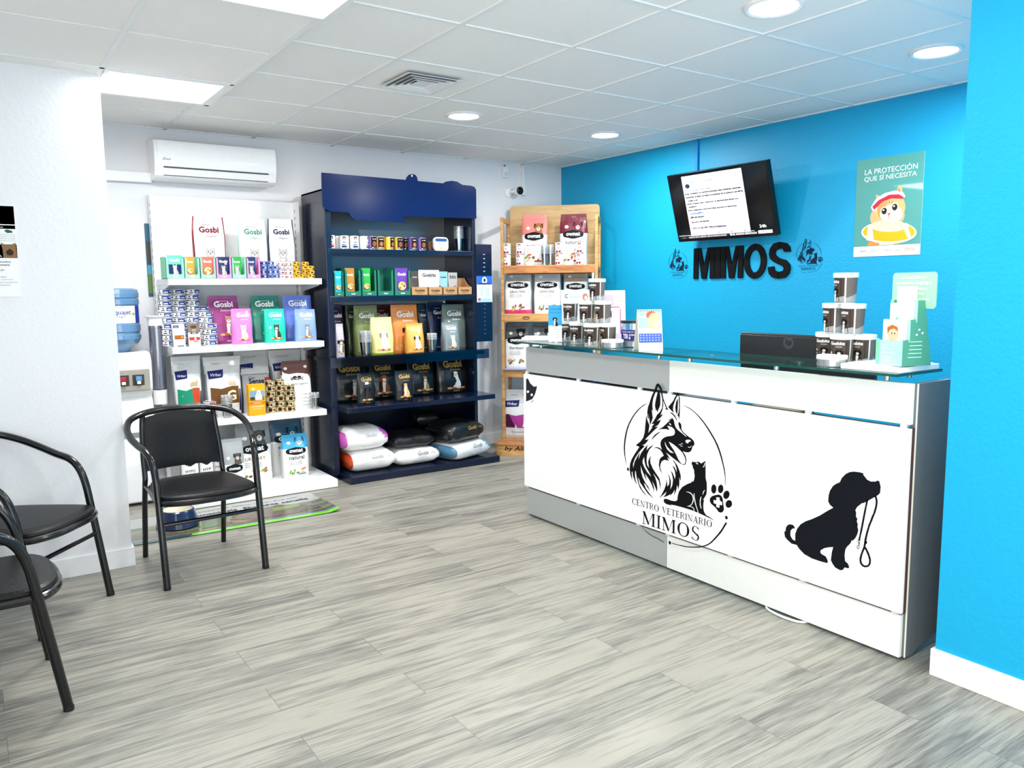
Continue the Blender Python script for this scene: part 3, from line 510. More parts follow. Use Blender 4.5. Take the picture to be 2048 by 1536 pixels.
S1 = [(sc + a, b * hh) for a, b in [(rx * .98, .74), (rx * .9, .88), (rx * .62, .99), (rx * .03, 1.04), (rx * .03, .84), (rx * .3, .83), (rx * .42, .74)]]
S2 = [(sc + a, b * hh) for a, b in [(-rx * .02, 1.04), (-rx * .55, 1.0), (-rx * .85, .86), (-rx * .92, .70), (-rx * .8, .55), (-rx * .5, .46), (-rx * .02, .38), (-rx * .02, .57), (-rx * .3, .64), (-rx * .4, .72), (-rx * .3, .80), (-rx * .02, .84)]]
S3 = [(sc + a, b * hh) for a, b in [(rx * .03, .56), (rx * .6, .50), (rx * .92, .38), (rx * 1.0, .24), (rx * .9, .10), (rx * .6, -.01), (rx * .03, -.04), (rx * .03, .16), (rx * .38, .19), (rx * .44, .27), (rx * .3, .33), (rx * .03, .38)]]
S4 = [(sc + a, b * hh) for a, b in [(-rx * .02, -.04), (-rx * .6, 0), (-rx * .9, .12), (-rx * 1.0, .31), (-rx * .48, .33), (-rx * .38, .20), (-rx * .02, .16)]]
wl('letter_s', [S1, S2, S3, S4])
fw_ = lambda oy, oz: (lambda u, v, o: (XB - .0006 - o, oy - u, oz + v))
for (ya, yb, za, zb, lab) in ((4.587, 4.363, 1.697, 1.463, 'round dog and cat logo sticker left of the wall letters'), (3.399, 3.193, 1.709, 1.482, 'round dog and cat logo sticker right of the wall letters')):
    f = MB(); s = (zb - za) / -.791
    put_logo(f, 0, 0, s, fw_(ya - .03 * s, zb - .14 * s), ink('12233a'), None)
    f.build('logo_sticker', smooth=None, label=lab, cat='sticker', group='logo stickers on the blue wall')
# TV
yaw, tilt, TW = .0328, .2876, .8728; THh = TW * .575
tv = empty('television', (4.45, 3.904, 1.9754), 0, 'black flat television tilted down from the blue wall, screen on', 'television')
tvr = Matrix(((math.sin(yaw), math.cos(yaw) * math.cos(0), 0), (0, 0, 0), (0, 0, 0)))
U = Vector((math.sin(yaw), -math.cos(yaw), 0)); Nn = Vector((-math.cos(yaw), -math.sin(yaw), 0)); V_ = Vector((0, 0, 1)) * math.cos(tilt) + Nn * math.sin(tilt); Nf = U.cross(V_) * -1
Nf = (Nn * math.cos(tilt) - Vector((0, 0, 1)) * math.sin(tilt)).normalized()
tf = lambda u, v, d: tuple(U * u + V_ * v + Nf * d)
def tbox(f, u0, u1, v0, v1, d0, d1, m): f.add([tf(u, v, d) for d in (d0, d1) for v in (v0, v1) for u in (u0, u1)], [(0, 2, 3, 1), (4, 5, 7, 6), (0, 1, 5, 4), (2, 6, 7, 3), (0, 4, 6, 2), (1, 3, 7, 5)], m)
Mtv = mat('07080a', .2)
f = MB(); tbox(f, -TW / 2, TW / 2, -THh / 2, THh / 2, -.045, .0, Mtv); f.build('housing', tv, bevel=.003, smooth=None)
f = MB(); tbox(f, -TW / 2 + .012, TW / 2 - .012, -THh / 2 + .03, THh / 2 - .012, .0, .0012, mat((.004, .0045, .006), .12)); f.build('screen', tv, smooth=None)
sf = lambda u, v, o: tf((u - .5) * TW, (v - .5) * THh, .0018 + o)
f = MB(); Wh = mat((.80, .78, .86), .4, emit=.62); f.flat(rect(.155, .765, .075, .955), Wh, sf, 0)
f.flat(rect(.155, .765, .075, .22), mat((.74, .58, .72), .4, emit=.5), sf, .0003)
Dk = ink('07080b'); Gy = mat('8a8f9a', .5, emit=.4)
f.flat(ell(.205, .81, .025, .033, 14), ink('1b3a55'), sf, .0006)
put_text(f, 'POST', .25, .925, Dk, sf, .0006, width=.07, height=.022)
put_text(f, 'Gideon Sa\'ar | Yair partia', .355, .845, Dk, sf, .0006, width=.24, height=.026, bold=.01); put_text(f, '@gidonsaar', .285, .80, Gy, sf, .0006, width=.10, height=.02)
rows = [('Traducido del ingles mostrar original', .30, .725, .28, Gy), ('Israel considera con extrema gravedad estas evidentes calumnias', .45, .68, .57, Dk), ('antisemitas de libelo de sangre provenientes de un gobierno que afirma', .46, .63, .585, Dk), ('"mediar la paz".', .24, .58, .12, Dk), ('Llamar al Estado judio "canceroso" es efectivamente llamar a su', .43, .535, .53, Dk), ('aniquilacion.', .225, .49, .09, Dk), ('Israel se defendera contra terroristas que juran su destruccion.', .42, .44, .51, Dk), ('x.com/IsraelMFA/...', .255, .395, .17, mat('4a7db5', .5, emit=.3)), ('Califica esta traduccion', .25, .34, .15, Dk), ('Este post no esta disponible.', .28, .265, .19, Dk), ('10:37 a. m. 9 abr. 2026 - 958,8 mil Visualizaciones', .36, .175, .35, Dk)]
for s_, cx_, cz_, wd, mm in rows: put_text(f, s_, cx_, cz_, mm, sf, .0006, width=wd, height=.032, bold=.05)
f.flat(arcband(.70, .89, .012, .018, .008, .013, 0, 359, 14), Gy, sf, .0006)
for u in (.19, .32, .45, .58, .71): f.flat(arcband(u, .105, .009, .014, .006, .010, 0, 359, 10), Dk, sf, .0006)
f.build('screen_post', tv, smooth=None)
f = MB(); We = mat((.9, .9, .9), .4, emit=.9)
f.flat(rect(.02, .98, .040, .078), mat((.01, .012, .02), .3), sf, .0004)
put_text(f, 'TREGUA EN EL LIBANO, SEGUN MEDIOS IRANIES', .325, .046, We, sf, .0012, width=.40, height=.022); put_text(f, 'ISRAEL ANUNCIA NEGOCIACIO', .69, .046, We, sf, .0012, width=.26, height=.026, bold=.02)
put_text(f, 'rtve', .075, .048, Gy, sf, .0012, width=.04, height=.018); put_text(f, '24h', .885, .125, We, sf, .0012, width=.062, height=.042, bold=.02)
f.flat(rect(.835, .965, .045, .088), We, sf, .0012); put_text(f, '14:56:07', .91, .056, Dk, sf, .0018, width=.09, height=.022, bold=.015)
f.flat(rect(.02, .155, .088, .093), We, sf, .0008); f.flat(rect(.765, .80, .088, .093), We, sf, .0008)
f.build('screen_ticker', tv, smooth=None)
f = MB(); tbox(f, -.05, .05, -.05, .05, -.07, -.045, Mk); f.tube([tf(0, 0, -.06), (.12, .02, -.01), (.19, 0, 0)], .02, Mk); f.box(.185, .199, -.09, .09, -.12, .12, Mk); f.build('wall_mount', tv)
# poster with kitten
po = empty('kitten_poster', (XB, 2.763, 1.87), 0, 'turquoise poster of a kitten in a yellow swim ring', 'poster')
pw, ph = .426, .592
pf = lambda u, v, o: (-.004 - o + .0 * u, (.5 - u) * pw, (v - .5) * ph)
f = MB(); f.prism(rect(0, 1, 0, 1), 0, .0025, mat('f2f2f0', .3), lambda u, v, a: (-.001 - a, (.5 - u) * pw, (v - .5) * ph)); f.flat(rect(0, 1, .105, 1), mat('4c9a93', .3, coat=.3), pf, 0); f.build('sheet', po, smooth=None)
f = MB(); Wt = ink('eaf6f2')
put_text(f, 'LA PROTECCIÓN', .52, .84, Wt, pf, .0005, width=.78, height=.068, bold=.005); put_text(f, 'QUE SÍ NECESITA', .515, .765, Wt, pf, .0005, width=.78, height=.068, bold=.005)
for s_, u, wd, cc in (('seresto', .16, .10, '777777'), ('simparica trio', .34, .14, '777777'), ('stronghold plus', .53, .14, '777777'), ('virbac', .68, .08, '777777'), ('zoetis', .85, .14, 'e0762a')): put_text(f, s_, u, .045, ink(cc), pf, .0006, width=wd, height=.022 if cc[0] == '7' else .035)
f.build('lettering', po, smooth=None)
f = MB(); I = ink
f.flat([(.22, .11), (.25, .2), (.30, .26), (.45, .30), (.66, .26), (.70, .18), (.70, .11)], I('e0904a'), pf, .0005); f.flat([(.40, .11), (.42, .22), (.6, .22), (.62, .11)], I('f4dcc0'), pf, .0008)
f.flat(ell(.50, .40, .26, .13, 20), I('eab27a'), pf, .0008)
f.flat([(.34, .56), (.315, .63), (.42, .60)], I('eab88a'), pf, .0009); f.flat([(.60, .60), (.655, .70), (.70, .69), (.72, .58)], I('eab88a'), pf, .0009); f.flat([(.63, .61), (.66, .675), (.69, .60)], I('d0685a'), pf, .0012)
f.flat(ell(.53, .49, .235, .145, 24, -6), I('edb67c'), pf, .0012); f.flat(ell(.56, .42, .17, .09, 20, -4), I('fbf4ea'), pf, .0015); f.flat(ell(.42, .47, .07, .09, 12), I('e59a56'), pf, .0014)
f.flat([(.25, .51), (.27, .47), (.33, .455), (.34, .50), (.40, .56), (.55, .585), (.72, .565), (.76, .58), (.72, .625), (.60, .65), (.45, .635), (.32, .585)], I('f4f0ee'), pf, .0017)
f.flat([(.27, .51), (.30, .475), (.34, .50), (.42, .55), (.55, .575), (.72, .56), (.735, .575), (.66, .61), (.52, .615), (.36, .57)], I('c8324e'), pf, .002)
for u, v in ((.455, .455), (.61, .485)):
    f.flat(ell(u, v, .058, .046, 14), I('f6e6d0'), pf, .0020); f.flat(ell(u, v, .040, .034, 14), I('2a2a26'), pf, .0023); f.flat(ell(u - .01, v + .01, .013, .010, 8), I('ffffff'), pf, .0026)
f.flat([(.50, .43), (.555, .435), (.53, .395)], I('d9745c'), pf, .0023); f.flat(rect(.525, .532, .37, .40), I('9a5a48'), pf, .0023)
for u in (.48, .52, .56): f.flat([(u, .53), (u + .012, .53), (u + .004, .565)], I('8a4a22'), pf, .0023)
f.build('kitten', po, smooth=None)
f = MB(); f.flat(ell(.53, .235, .415, .115, 30, -3), I('f6f2ec'), pf, .0026); f.flat(ell(.53, .24, .39, .097, 30, -3), I('f3b226'), pf, .0029); f.flat(ell(.53, .30, .27, .060, 24, -3), I('f2d8b4'), pf, .0032)
for u0 in ((.22, .28, .32, .20), (.74, .80, .88, .82)): f.flat([(u0[0], .31 if u0[0] < .5 else .29), (u0[1], .32), (u0[2], .15), (u0[3], .17)], I('f6f2ec'), pf, .0034)
f.build('swim_ring', po, smooth=None)
# poster on the partition (partly outside the frame)
po = empty('wall_notice', (.07, 4.376, 1.59), 0, 'tall dark and white first aid notice on the left partition', 'poster')
pf2 = lambda u, v, o: (-.14 + u * .28, -.004 - o, -.207 + v * .414)
f = MB(); f.prism(rect(-.14, .142, -.207, .207), 0, .003, mat('f0f0f0', .4), lambda u, v, a: (u, -.001 - a, v)); f.build('sheet', po, smooth=None)
f = MB(); f.flat(rect(0, 1, .80, 1), ink('14352c'), pf2, 0); f.flat(rect(0, 1, .75, .79), ink('2e7a46'), pf2, 0); f.flat(rect(0, 1, .43, .58), ink('16332c'), pf2, 0)
put_text(f, 'URGENCIAS', .72, .76, Wt, pf2, .0005, width=.22, height=.014)
for k in range(4): put_text(f, 'aprovecha el consejo', .88, .68 - k * .022, ink('334438'), pf2, .0005, width=.22, height=.010)
f.flat([(.84, .73), (.88, .745), (.95, .73), (.96, .71), (.88, .705)], ink('2e6a50'), pf2, .0004)
for c_, P_ in (('8a6a48', [(.80, .43), (.80, .52), (.78, .60), (.84, .575), (.92, .575), (.985, .60), (.99, .5), (1.0, .43)]), ('3a2a20', [(.84, .50), (.9, .535), (.95, .50), (.93, .46), (.86, .46)])): f.flat(P_, ink(c_), pf2, .0006 if c_[0] == '8' else .0009)
put_text(f, 'GUA', .72, .44, Wt, pf2, .0006, width=.12, height=.022)
put_text(f, 'primeros auxilios', .72, .375, ink('26302e'), pf2, .0005, width=.36, height=.022, bold=.02); put_text(f, 'de forma veterinaria', .70, .345, ink('26302e'), pf2, .0005, width=.36, height=.020, bold=.02)
put_text(f, 'Mistruy', .66, .28, ink('6a6a70'), pf2, .0005, width=.3, height=.035, shear=.3)
for k, s_ in enumerate(('Heridas', 'Alergenos cutaneos', 'Traumatismos oculares', 'Intoxicacion')): put_text(f, s_, .72, .215 - k * .03, ink('5a6060'), pf2, .0005, width=(.2, .38, .5, .3)[k], height=.014)
f.build('print', po, smooth=None)
# strip of a landscape picture behind the white shelf unit
a = atY(288, 447, YB); b = atY(307, 592, YB)
f = MB(); f.box(a.x, a.x + .22, YB - .012, YB, b.z, a.z, mat('1d5a78', .5)); f.box(a.x + .002, a.x + .219, YB - .0125, YB - .012, b.z + .02, b.z + .15, mat('5f7a35', .5)); f.box(a.x + .002, a.x + .219, YB - .0125, YB - .012, b.z + .15, b.z + .21, mat('3f9ab0', .5)); f.box(a.x + .002, a.x + .219, YB - .0125, YB - .012, b.z + .22, a.z - .12, mat('3a3a34', .5))
f.build('landscape_picture', smooth=None, label='narrow strip of a blue green picture beside the white shelf', cat='picture')
# ================= CHAIRS =================
Mtube = mat('08090a', .22, coat=.25); Mpad = mat('08090a', .40, 0, .12, 90, ior=1.3)
def hoop():
    side = [(.237, 0, 0), (.237, .03, .2), (.238, .065, .42), (.24, .085, .53), (.246, .115, .60), (.258, .165, .64), (.275, .24, .66), (.29, .33, .69), (.283, .42, .725), (.245, .50, .755), (.16, .565, .772), (.07, .59, .778)]
    pts = smoothp([(-x, y, z) for x, y, z in side] + [(0, .596, .779)] + [(x, y, z) for x, y, z in side[::-1]], 5)
    return pts
def make_chair(loc, rz, label):
    e = empty('armchair', loc, rz, label, 'chair', 'black tubular armchairs')
    f = MB(); f.tube(hoop(), .0165, Mtube, 12); f.build('arm_hoop_frame', e)
    for sgn in (-1, 1):
        f = MB(); f.tube(smoothp([(sgn * .205, .575, 0), (sgn * .203, .53, .25), (sgn * .20, .50, .40), (sgn * .197, .50, .45), (sgn * .195, .525, .56), (sgn * .185, .553, .70), (sgn * .178, .555, .765)], 5), .0135, Mtube, 12); f.build('rear_leg', e)
        f = MB(); f.lathe([(.017, 0), (.0172, .012), (.0168, .016)], mat('111111', .6), 12, c=(sgn * .237, .001, 0)); f.build('foot_cap', e)
    f = MB(); f.tube([(-.236, .045, .30), (.236, .045, .30)], .010, Mtube, 10); f.build('front_stretcher', e)
    f = MB()
    for sgn in (-1, 1): f.tube([(sgn * .232, .07, .405), (sgn * .20, .50, .40)], .010, Mtube, 8)
    f.build('side_rail', e)
    # seat: rim + pad
    out = smoothp([(0, -.015), (.12, -.008), (.205, .03), (.228, .09), (.222, .22), (.205, .36), (.17, .445), (.08, .472), (0, .475), (-.08, .472), (-.17, .445), (-.205, .36), (-.222, .22), (-.228, .09), (-.205, .03), (-.12, -.008)], 4, True)
    f = MB(); f.tube([(p.x, p.y, .405) for p in [Vector((q[0], q[1], 0)) for q in out]], .015, Mtube, 10, closed=True); f.build('seat_rim', e)
    f = MB(); n = len(out); rings = []
    for s_, z in ((.96, .408), (1.0, .414), (1.005, .424), (.985, .433), (.93, .439), (.8, .444), (.55, .446), (.25, .4465)): rings.append([(p[0] * s_, .23 + (p[1] - .23) * s_, z) for p in out])
    for k in range(len(rings) - 1): f.add(rings[k] + rings[k + 1], [(i, (i + 1) % n, (i + 1) % n + n, i + n) for i in range(n)], Mpad)
    f.add(rings[0], [tuple(range(n))[::-1]], Mpad); f.add(rings[-1], [tuple(range(n))], Mpad); f.build('seat', e, smooth=60)
    # backrest pad
    f = MB(); nu, nv = 14, 9
    def bp(i, j, side):
        u = -1 + 2 * i / nu; v = j / nv
        x = u * (.188 - .012 * v); top = .745 + .022 * (1 - u * u); z = .475 + (top - .475) * v
        if v == 0: z += .006 * (1 - u * u)
        yb = .502 + .055 * v ** .8 + .012 * (1 - u * u)
        ed = (1 - abs(u) ** 6) * (1 - abs(2 * v - 1) ** 6); th = .006 + .012 * ed
        return (x, yb + (-th if side else th * .6), z)
    for s_ in (0, 1):
        vs = [bp(i, j, s_) for j in range(nv + 1) for i in range(nu + 1)]; f.add(vs, [(j * (nu + 1) + i, j * (nu + 1) + i + 1, (j + 1) * (nu + 1) + i + 1, (j + 1) * (nu + 1) + i) for j in range(nv) for i in range(nu)], Mpad)
    bo = [(i, 0) for i in range(nu)] + [(nu, j) for j in range(nv)] + [(nu - i, nv) for i in range(nu)] + [(0, nv - j) for j in range(nv)]
    vs = [bp(i, j, 0) for i, j in bo] + [bp(i, j, 1) for i, j in bo]; n = len(bo)
    f.add(vs, [(i, (i + 1) % n, (i + 1) % n + n, i + n) for i in range(n)], Mpad); f.build('backrest', e, smooth=60)
    return e
ch = make_chair((.9165, 3.919, 0), math.radians(2.9), 'black padded tubular armchair standing in front of the white shelf unit')
dup(ch, (.3015, 3.811, 0), math.atan2(.78, .63), 'black armchair partly in frame close to the left partition wall')
dup(ch, (.172, 3.181, 0), math.atan2(1, -.04), 'nearest black armchair cut off by the left edge of the picture')
# ================= WHITE SHELF UNIT =================
Msh = mat('f4f5f5', .32, coat=.1); Mslot = mat('2a2c2e', .6)
wu = empty('gondola_shelf', (1.583, YB - .03, 0), 0, 'white metal shelf unit with five shelves of pet food', 'shelf unit')
ox, oy = 1.583, YB - .03
WX0, WX1 = 1.072, 2.092
def wb(name, x0, x1, y0, y1, z0, z1, m=Msh, bev=.002):
    return MB().box(x0 - ox, x1 - ox, y0 - oy, y1 - oy, z0, z1, m).build(name, wu, bevel=bev, smooth=None)
wb('back_panel', WX0 + .01, WX1 - .002, 5.925, 5.945, .06, 2.052)
for x in (WX0 - .006, WX1 - .028):
    f = MB(); f.box(x - ox, x + .03 - ox, 5.87 - oy, 5.945 - oy, 0, 2.05, Msh)
    for k in range(38): f.box(x - .001 - ox, x + .031 - ox, 5.879 - oy, 5.886 - oy, .12 + k * .05, .145 + k * .05, Mslot) if True else 0
    f.build('upright', wu, smooth=None)
Z1, Z2, Z3, Z4 = 1.483, 1.040, .545, .060
for z in (Z1, Z2, Z3):
    wb('shelf', WX0, WX1, 5.455, 5.92, z - .042, z)
    for x in (WX0 + .004, WX1 - .01):
        f = MB(); f.prism([(5.90 - oy, z - .042), (5.50 - oy, z - .042), (5.50 - oy, z - .05), (5.90 - oy, z - .10)], x - ox, x + .004 - ox, Msh, lambda u, v, a: (a, u, v)); f.build('shelf_bracket', wu, smooth=None)
wb('base_shelf', WX0, WX1, 5.292, 5.92, .004, Z4)
# ================= NAVY SHELF UNIT =================
Mn = mat('07152f', .22, coat=.25); Mnd = mat('060f24', .3, coat=.2)
nu_ = empty('display_stand', (2.765, YB - .03, 0), 0, 'tall glossy navy display stand full of pet food', 'display stand')
ox2, oy2 = 2.765, YB - .03
NX0, NX1 = 2.140, 3.392
def nb(name, x0, x1, y0, y1, z0, z1, m=Mn, bev=.002):
    return MB().box(x0 - ox2, x1 - ox2, y0 - oy2, y1 - oy2, z0, z1, m).build(name, nu_, bevel=bev, smooth=None)
for x0, x1 in ((NX0, NX0 + .028), (NX1 - .028, NX1)):
    nb('side_panel', x0, x1, 5.50, 5.94, 0, 2.115)
nb('side_edge_flange', NX0, NX0 + .045, 5.478, 5.50, 0.04, 2.10); nb('side_edge_flange', NX1 - .03, NX1, 5.478, 5.50, .04, 2.10)
nb('back_panel', NX0 + .028, NX1 - .028, 5.925, 5.94, .05, 1.28, Mnd); nb('back_panel', NX0 + .028, NX1 - .028, 5.925, 5.94, 1.30, 2.10, mat('8b9096', .3, .5))
N1, N2, N3, N4, N5 = 1.695, 1.353, .905, .557, .052
nb('shelf', NX0 + .02, NX1 - .004, 5.476, 5.925, N1 - .036, N1); nb('shelf', NX0 + .02, NX1 - .004, 5.476, 5.925, N2 - .036, N2)
nb('shelf', NX0 - .01, NX1 + .02, 5.40, 5.925, N3 - .028, N3); nb('shelf', NX0 + .045, NX1 + .055, 5.30, 5.925, N4 - .036, N4)
nb('base_shelf', NX0 + .05, NX1 + .085, 5.29, 5.925, .004, N5)
f = MB(); f.box(NX0 - .03 - ox2, NX1 + .06 - ox2, 5.392 - oy2, 5.398 - oy2, N3 - .062, N3 + .012, clear((.28, .32, .45), .05, 'navy_lip', .08, (.6, .7, .9))); f.build('price_rail', nu_, smooth=None)
# header panel with cut outline
def hp(px, py): q = atY(px, py, 5.465); return (q.x - ox2, q.z)
c4 = lambda x, y: hp(580 + x * .2148, 330 + y * .2148)
hd = [c4(*p) for p in [(292, 72), (1078, 140), (1085, 115), (1105, 92), (1132, 84), (1160, 92), (1178, 115), (1185, 150), (1420, 172), (1450, 155), (1500, 148), (1550, 156), (1600, 186), (1680, 194), (1712, 205), (1727, 232), (1730, 500), (1040, 474), (1062, 505), (1070, 536), (600, 512), (565, 490), (550, 460), (540, 442), (360, 430), (320, 412), (300, 380)]]
f = MB(); f.prism(hd, 5.455 - oy2, 5.470 - oy2, mat('0b2150', .18, ior=1.3), lambda u, v, a: (u, a, v)); f.build('header_panel', nu_, smooth=None, bevel=.001)
q = c4(1130, 102); f = MB(); f.flat(ell(q[0], q[1], .006, .008, 10), mat('e8eaec', .4), lambda u, v, o: (u, 5.4545 - oy2, v)); f.build('header_hole', nu_, smooth=None)
nb('top_panel', NX0, NX1, 5.50, 5.94, 2.10, 2.115)
# slotted side wing
wx0, wx1 = 3.385, 3.533
f = MB(); f.prism(rrect(wx0 - ox2, wx1 - ox2, .972, 1.752, .008), 5.462 - oy2, 5.478 - oy2, Mn, lambda u, v, a: (u, a, v))
for k in range(20):
    z = 1.672 - k * .0335
    if not (1.30 < z < 1.51): f.flat(rect(3.452 - ox2, 3.470 - ox2, z - .004, z + .004), mat('8f9bb0' if z > 1.5 else '33466e', .4), lambda u, v, o: (u, 5.4615 - oy2, v))
f.build('slotted_wing', nu_, smooth=None)
q0, q1 = atY(954, 552, 5.455), atY(985, 604, 5.455)
lf = empty('flyer', ((q0.x + q1.x) / 2, 5.4605, (q0.z + q1.z) / 2), 0, 'small blue and white flyer fixed to the slotted navy wing', 'flyer')
a, b = (q1.x - q0.x) / 2, (q0.z - q1.z) / 2; g_ = lambda u, v, o: (u * a, -.002 - o, v * b)
f = MB(); f.box(-a, a, -.002, 0, -b, b, mat('e4eefc', .4)); f.flat(rect(-1, 1, .35, 1), ink('2f62c8'), g_, .0003); f.flat(ell(0, .65, .35, .3, 12), ink('bcd6fa'), g_, .0006); f.flat(ell(0, .68, .14, .14, 8), ink('22252c'), g_, .0009); f.flat(rect(-.8, .8, .36, .46), ink('2a3c78'), g_, .0006)
for u in (-.75, .1): f.flat(rect(u, u + .6, -.55, .15), ink('b8cff0'), g_, .0006)
f.flat(rect(-.9, .9, -1, -.7), ink('9ec4f4'), g_, .0006); f.flat(ell(-.7, -.78, .18, .12, 8), ink('b4504a'), g_, .0009); f.build('print', lf, smooth=None)
# ================= WOODEN CORNER STAND =================
def woodmat(c1='d9a866', c2='b98048', sc=3.0, rough=.45):
    m = bpy.data.materials.new('m_wood'); m.use_nodes = True; nt = m.node_tree; b = nt.nodes['Principled BSDF']
    tc = nt.nodes.new('ShaderNodeTexCoord'); mp = nt.nodes.new('ShaderNodeMapping'); mp.inputs['Scale'].default_value = (1.2, 5, 9)
    n = nt.nodes.new('ShaderNodeTexNoise'); n.inputs['Scale'].default_value = sc; n.inputs['Detail'].default_value = 4; n.inputs['Distortion'].default_value = 1.2
    cr = nt.nodes.new('ShaderNodeValToRGB'); cr.color_ramp.elements[0].position = .35; cr.color_ramp.elements[1].position = .65
    cr.color_ramp.elements[0].color = (*lin(c2), 1); cr.color_ramp.elements[1].color = (*lin(c1), 1)
    nt.links.new(tc.outputs['Object'], mp.inputs[0]); nt.links.new(mp.outputs[0], n.inputs['Vector']); nt.links.new(n.outputs['Fac'], cr.inputs[0]); nt.links.new(cr.outputs[0], b.inputs['Base Color']); b.inputs['Roughness'].default_value = rough
    return m
Mw = woodmat(); Mw2 = woodmat('c98a52', 'a0622f', 4); Mw3 = woodmat('d2b07c', 'b8935c', 2)
SP0 = Vector((3.776, 5.676, 0)); SW = Vector((.7071, -.7071, 0)); SN = Vector((.7071, .7071, 0)); SR = math.radians(-45)
WS = empty('wooden_display_rack', SP0, SR, 'wooden corner rack with slanted back board holding pet food bags', 'display rack')
SL = .80; SD = .33; K1, K2, K3, K0 = 1.59, 1.182, .704, .10
def sb(name, x0, x1, y0, y1, z0, z1, m=Mw, bev=.002): return MB().box(x0, x1, y0, y1, z0, z1, m).build(name, WS, bevel=bev, smooth=None)
sb('base_plinth', -.02, SL + .02, -.225, SD, 0, K0 - .014, Mw); sb('base_top', -.03, SL + .03, -.235, SD, K0 - .014, K0, Mw2)
for x in (-.012, SL - .012):
    sb('post', x, x + .024, 0, .024, K0, 1.995); sb('post', x, x + .024, SD - .04, SD - .016, K0, 1.995)
    sb('side_rail', x, x + .024, .024, SD - .04, 1.955, 1.99); 
    for z in (K1, K2, K3): sb('side_rail', x + .002, x + .022, .024, SD - .04, z - .05, z - .02)
for z, mm in ((K1, Mw2), (K2, Mw), (K3, Mw)):
    sb('shelf', .012, SL - .012, .004, SD - .016, z - .012, z, Mw3); sb('shelf_rail', .012, SL - .012, -.004, .012, z - .066, z - .004, mm)
sg = lambda u, v, o: (u, -.0045 - o, v)
for z in (K2, K3):
    f = MB(); cx_ = .205; f.flat([(cx_ - .035, z - .035), (cx_ - .02, z - .022), (cx_ + .02, z - .022), (cx_ + .035, z - .035), (cx_ + .02, z - .048), (cx_ - .02, z - .048)], ink('6a3b1e'), sg, 0); put_text(f, 'ownat', cx_, z - .041, ink('e8c79a'), sg, .0006, width=.045, bold=.02); f.build('badge', WS, smooth=None)
f = MB(); f.prism(rrect(-.0, SL - .01, 1.50, 2.115, .03), SD, SD + .018, Mw3, lambda u, v, a: (u + .01, a, v)); f.build('back_board', WS, smooth=None)
f = MB(); put_text(f, 'by Alimentación', .28, .032, ink('17120e'), lambda u, v, o: (u, -.2258 - o, v), .0005, width=.46, height=.046, shear=.25, bold=.015); f.build('lettering', WS, smooth=None)
# ================= WATER COOLER =================
wc = empty('water_cooler', (.772, 5.92, 0), 0, 'white water cooler half hidden behind the left partition', 'water cooler')
Mwc = mat('f4f4f4', .3, coat=.2)
CF = 5.50 - 5.82
f = MB(); f.prism([(CF, .02), (CF, .66), (CF + .03, .72), (CF - .005, .76), (CF - .02, .79), (CF - .02, .95), (CF + .0, .99), (CF + .04, 1.01), (0, 1.01), (0, .02)], -.19, .19, Mwc, lambda u, v, a: (a, u, v)); f.build('body', wc, bevel=.012)
f = MB(); f.box(-.17, .175, CF - .028, CF - .015, .765, .905, mat('a19c90', .5)); f.build('tap_panel', wc, bevel=.006, smooth=None)
for x, cc, lab in ((.015, 'a3202c', 'red hot water tap'), (.105, '5b8fc0', 'blue cold water tap')):
    f = MB(); f.box(x - .035, x + .035, CF - .0295, CF - .028, .80, .87, mat('3b3733', .6)); f.build('tap_recess', wc, smooth=None)
    f = MB(); f.box(x - .018, x + .018, CF - .05, CF - .029, .83, .86, mat(cc, .3)); f.box(x - .012, x + .012, CF - .05, CF - .03, .81, .83, Mwc); o = f.build('tap', wc, bevel=.004, smooth=None); o['label'] = lab
f = MB(); f.box(-.191, .191, CF - .002, CF + .1, .455, .49, mat('8c8e90', .5)); f.build('drip_band', wc, smooth=None)
# bottle
wbt = empty('water_bottle', (.80, 5.745, 1.016), 0, 'large blue water bottle upside down on the white cooler', 'water bottle')
Mbt = clear((.22, .42, .66), .18, 'bottle', .08, (.7, .8, .95))
Mbt = mat('5f86ab', .15, coat=.5)
pr = [(.06, -.005), (.075, .015), (.12, .05), (.138, .08), (.138, .105), (.132, .112), (.132, .122), (.138, .13), (.138, .175), (.133, .18), (.133, .30), (.138, .305), (.138, .335), (.132, .342), (.138, .35), (.138, .375), (.13, .40), (.112, .408), (.105, .402), (.0001, .40)]
f = MB(); f.lathe([(r, z) for r, z in pr], Mbt, 36, caps=False); f.build('bottle_body', wbt)
f = MB(); g2 = lambda u, v, o: ((.1342 + o) * math.sin(u / .134), -(.1342 + o) * math.cos(u / .134), v)
f.flat(rect(-.13, .155, .185, .295), ink('f4f5f8'), g2, 0, .02); f.flat(rect(.105, .155, .185, .295), ink('2b3fa0'), g2, .0008, .02)
put_text(f, 'Aquajet', .005, .232, ink('2a2f86'), g2, .001, width=.13, bold=.01); put_text(f, 'Culligan', .0, .217, ink('55585c'), g2, .001, width=.06); put_text(f, 'Agua Mineral Natural', -.02, .28, ink('444'  + '444'), g2, .001, width=.10); f.flat(ell(.09, .243, .012, .009, 10), ink('8ab83c'), g2, .001)
f.build('bottle_label', wbt, smooth=None)
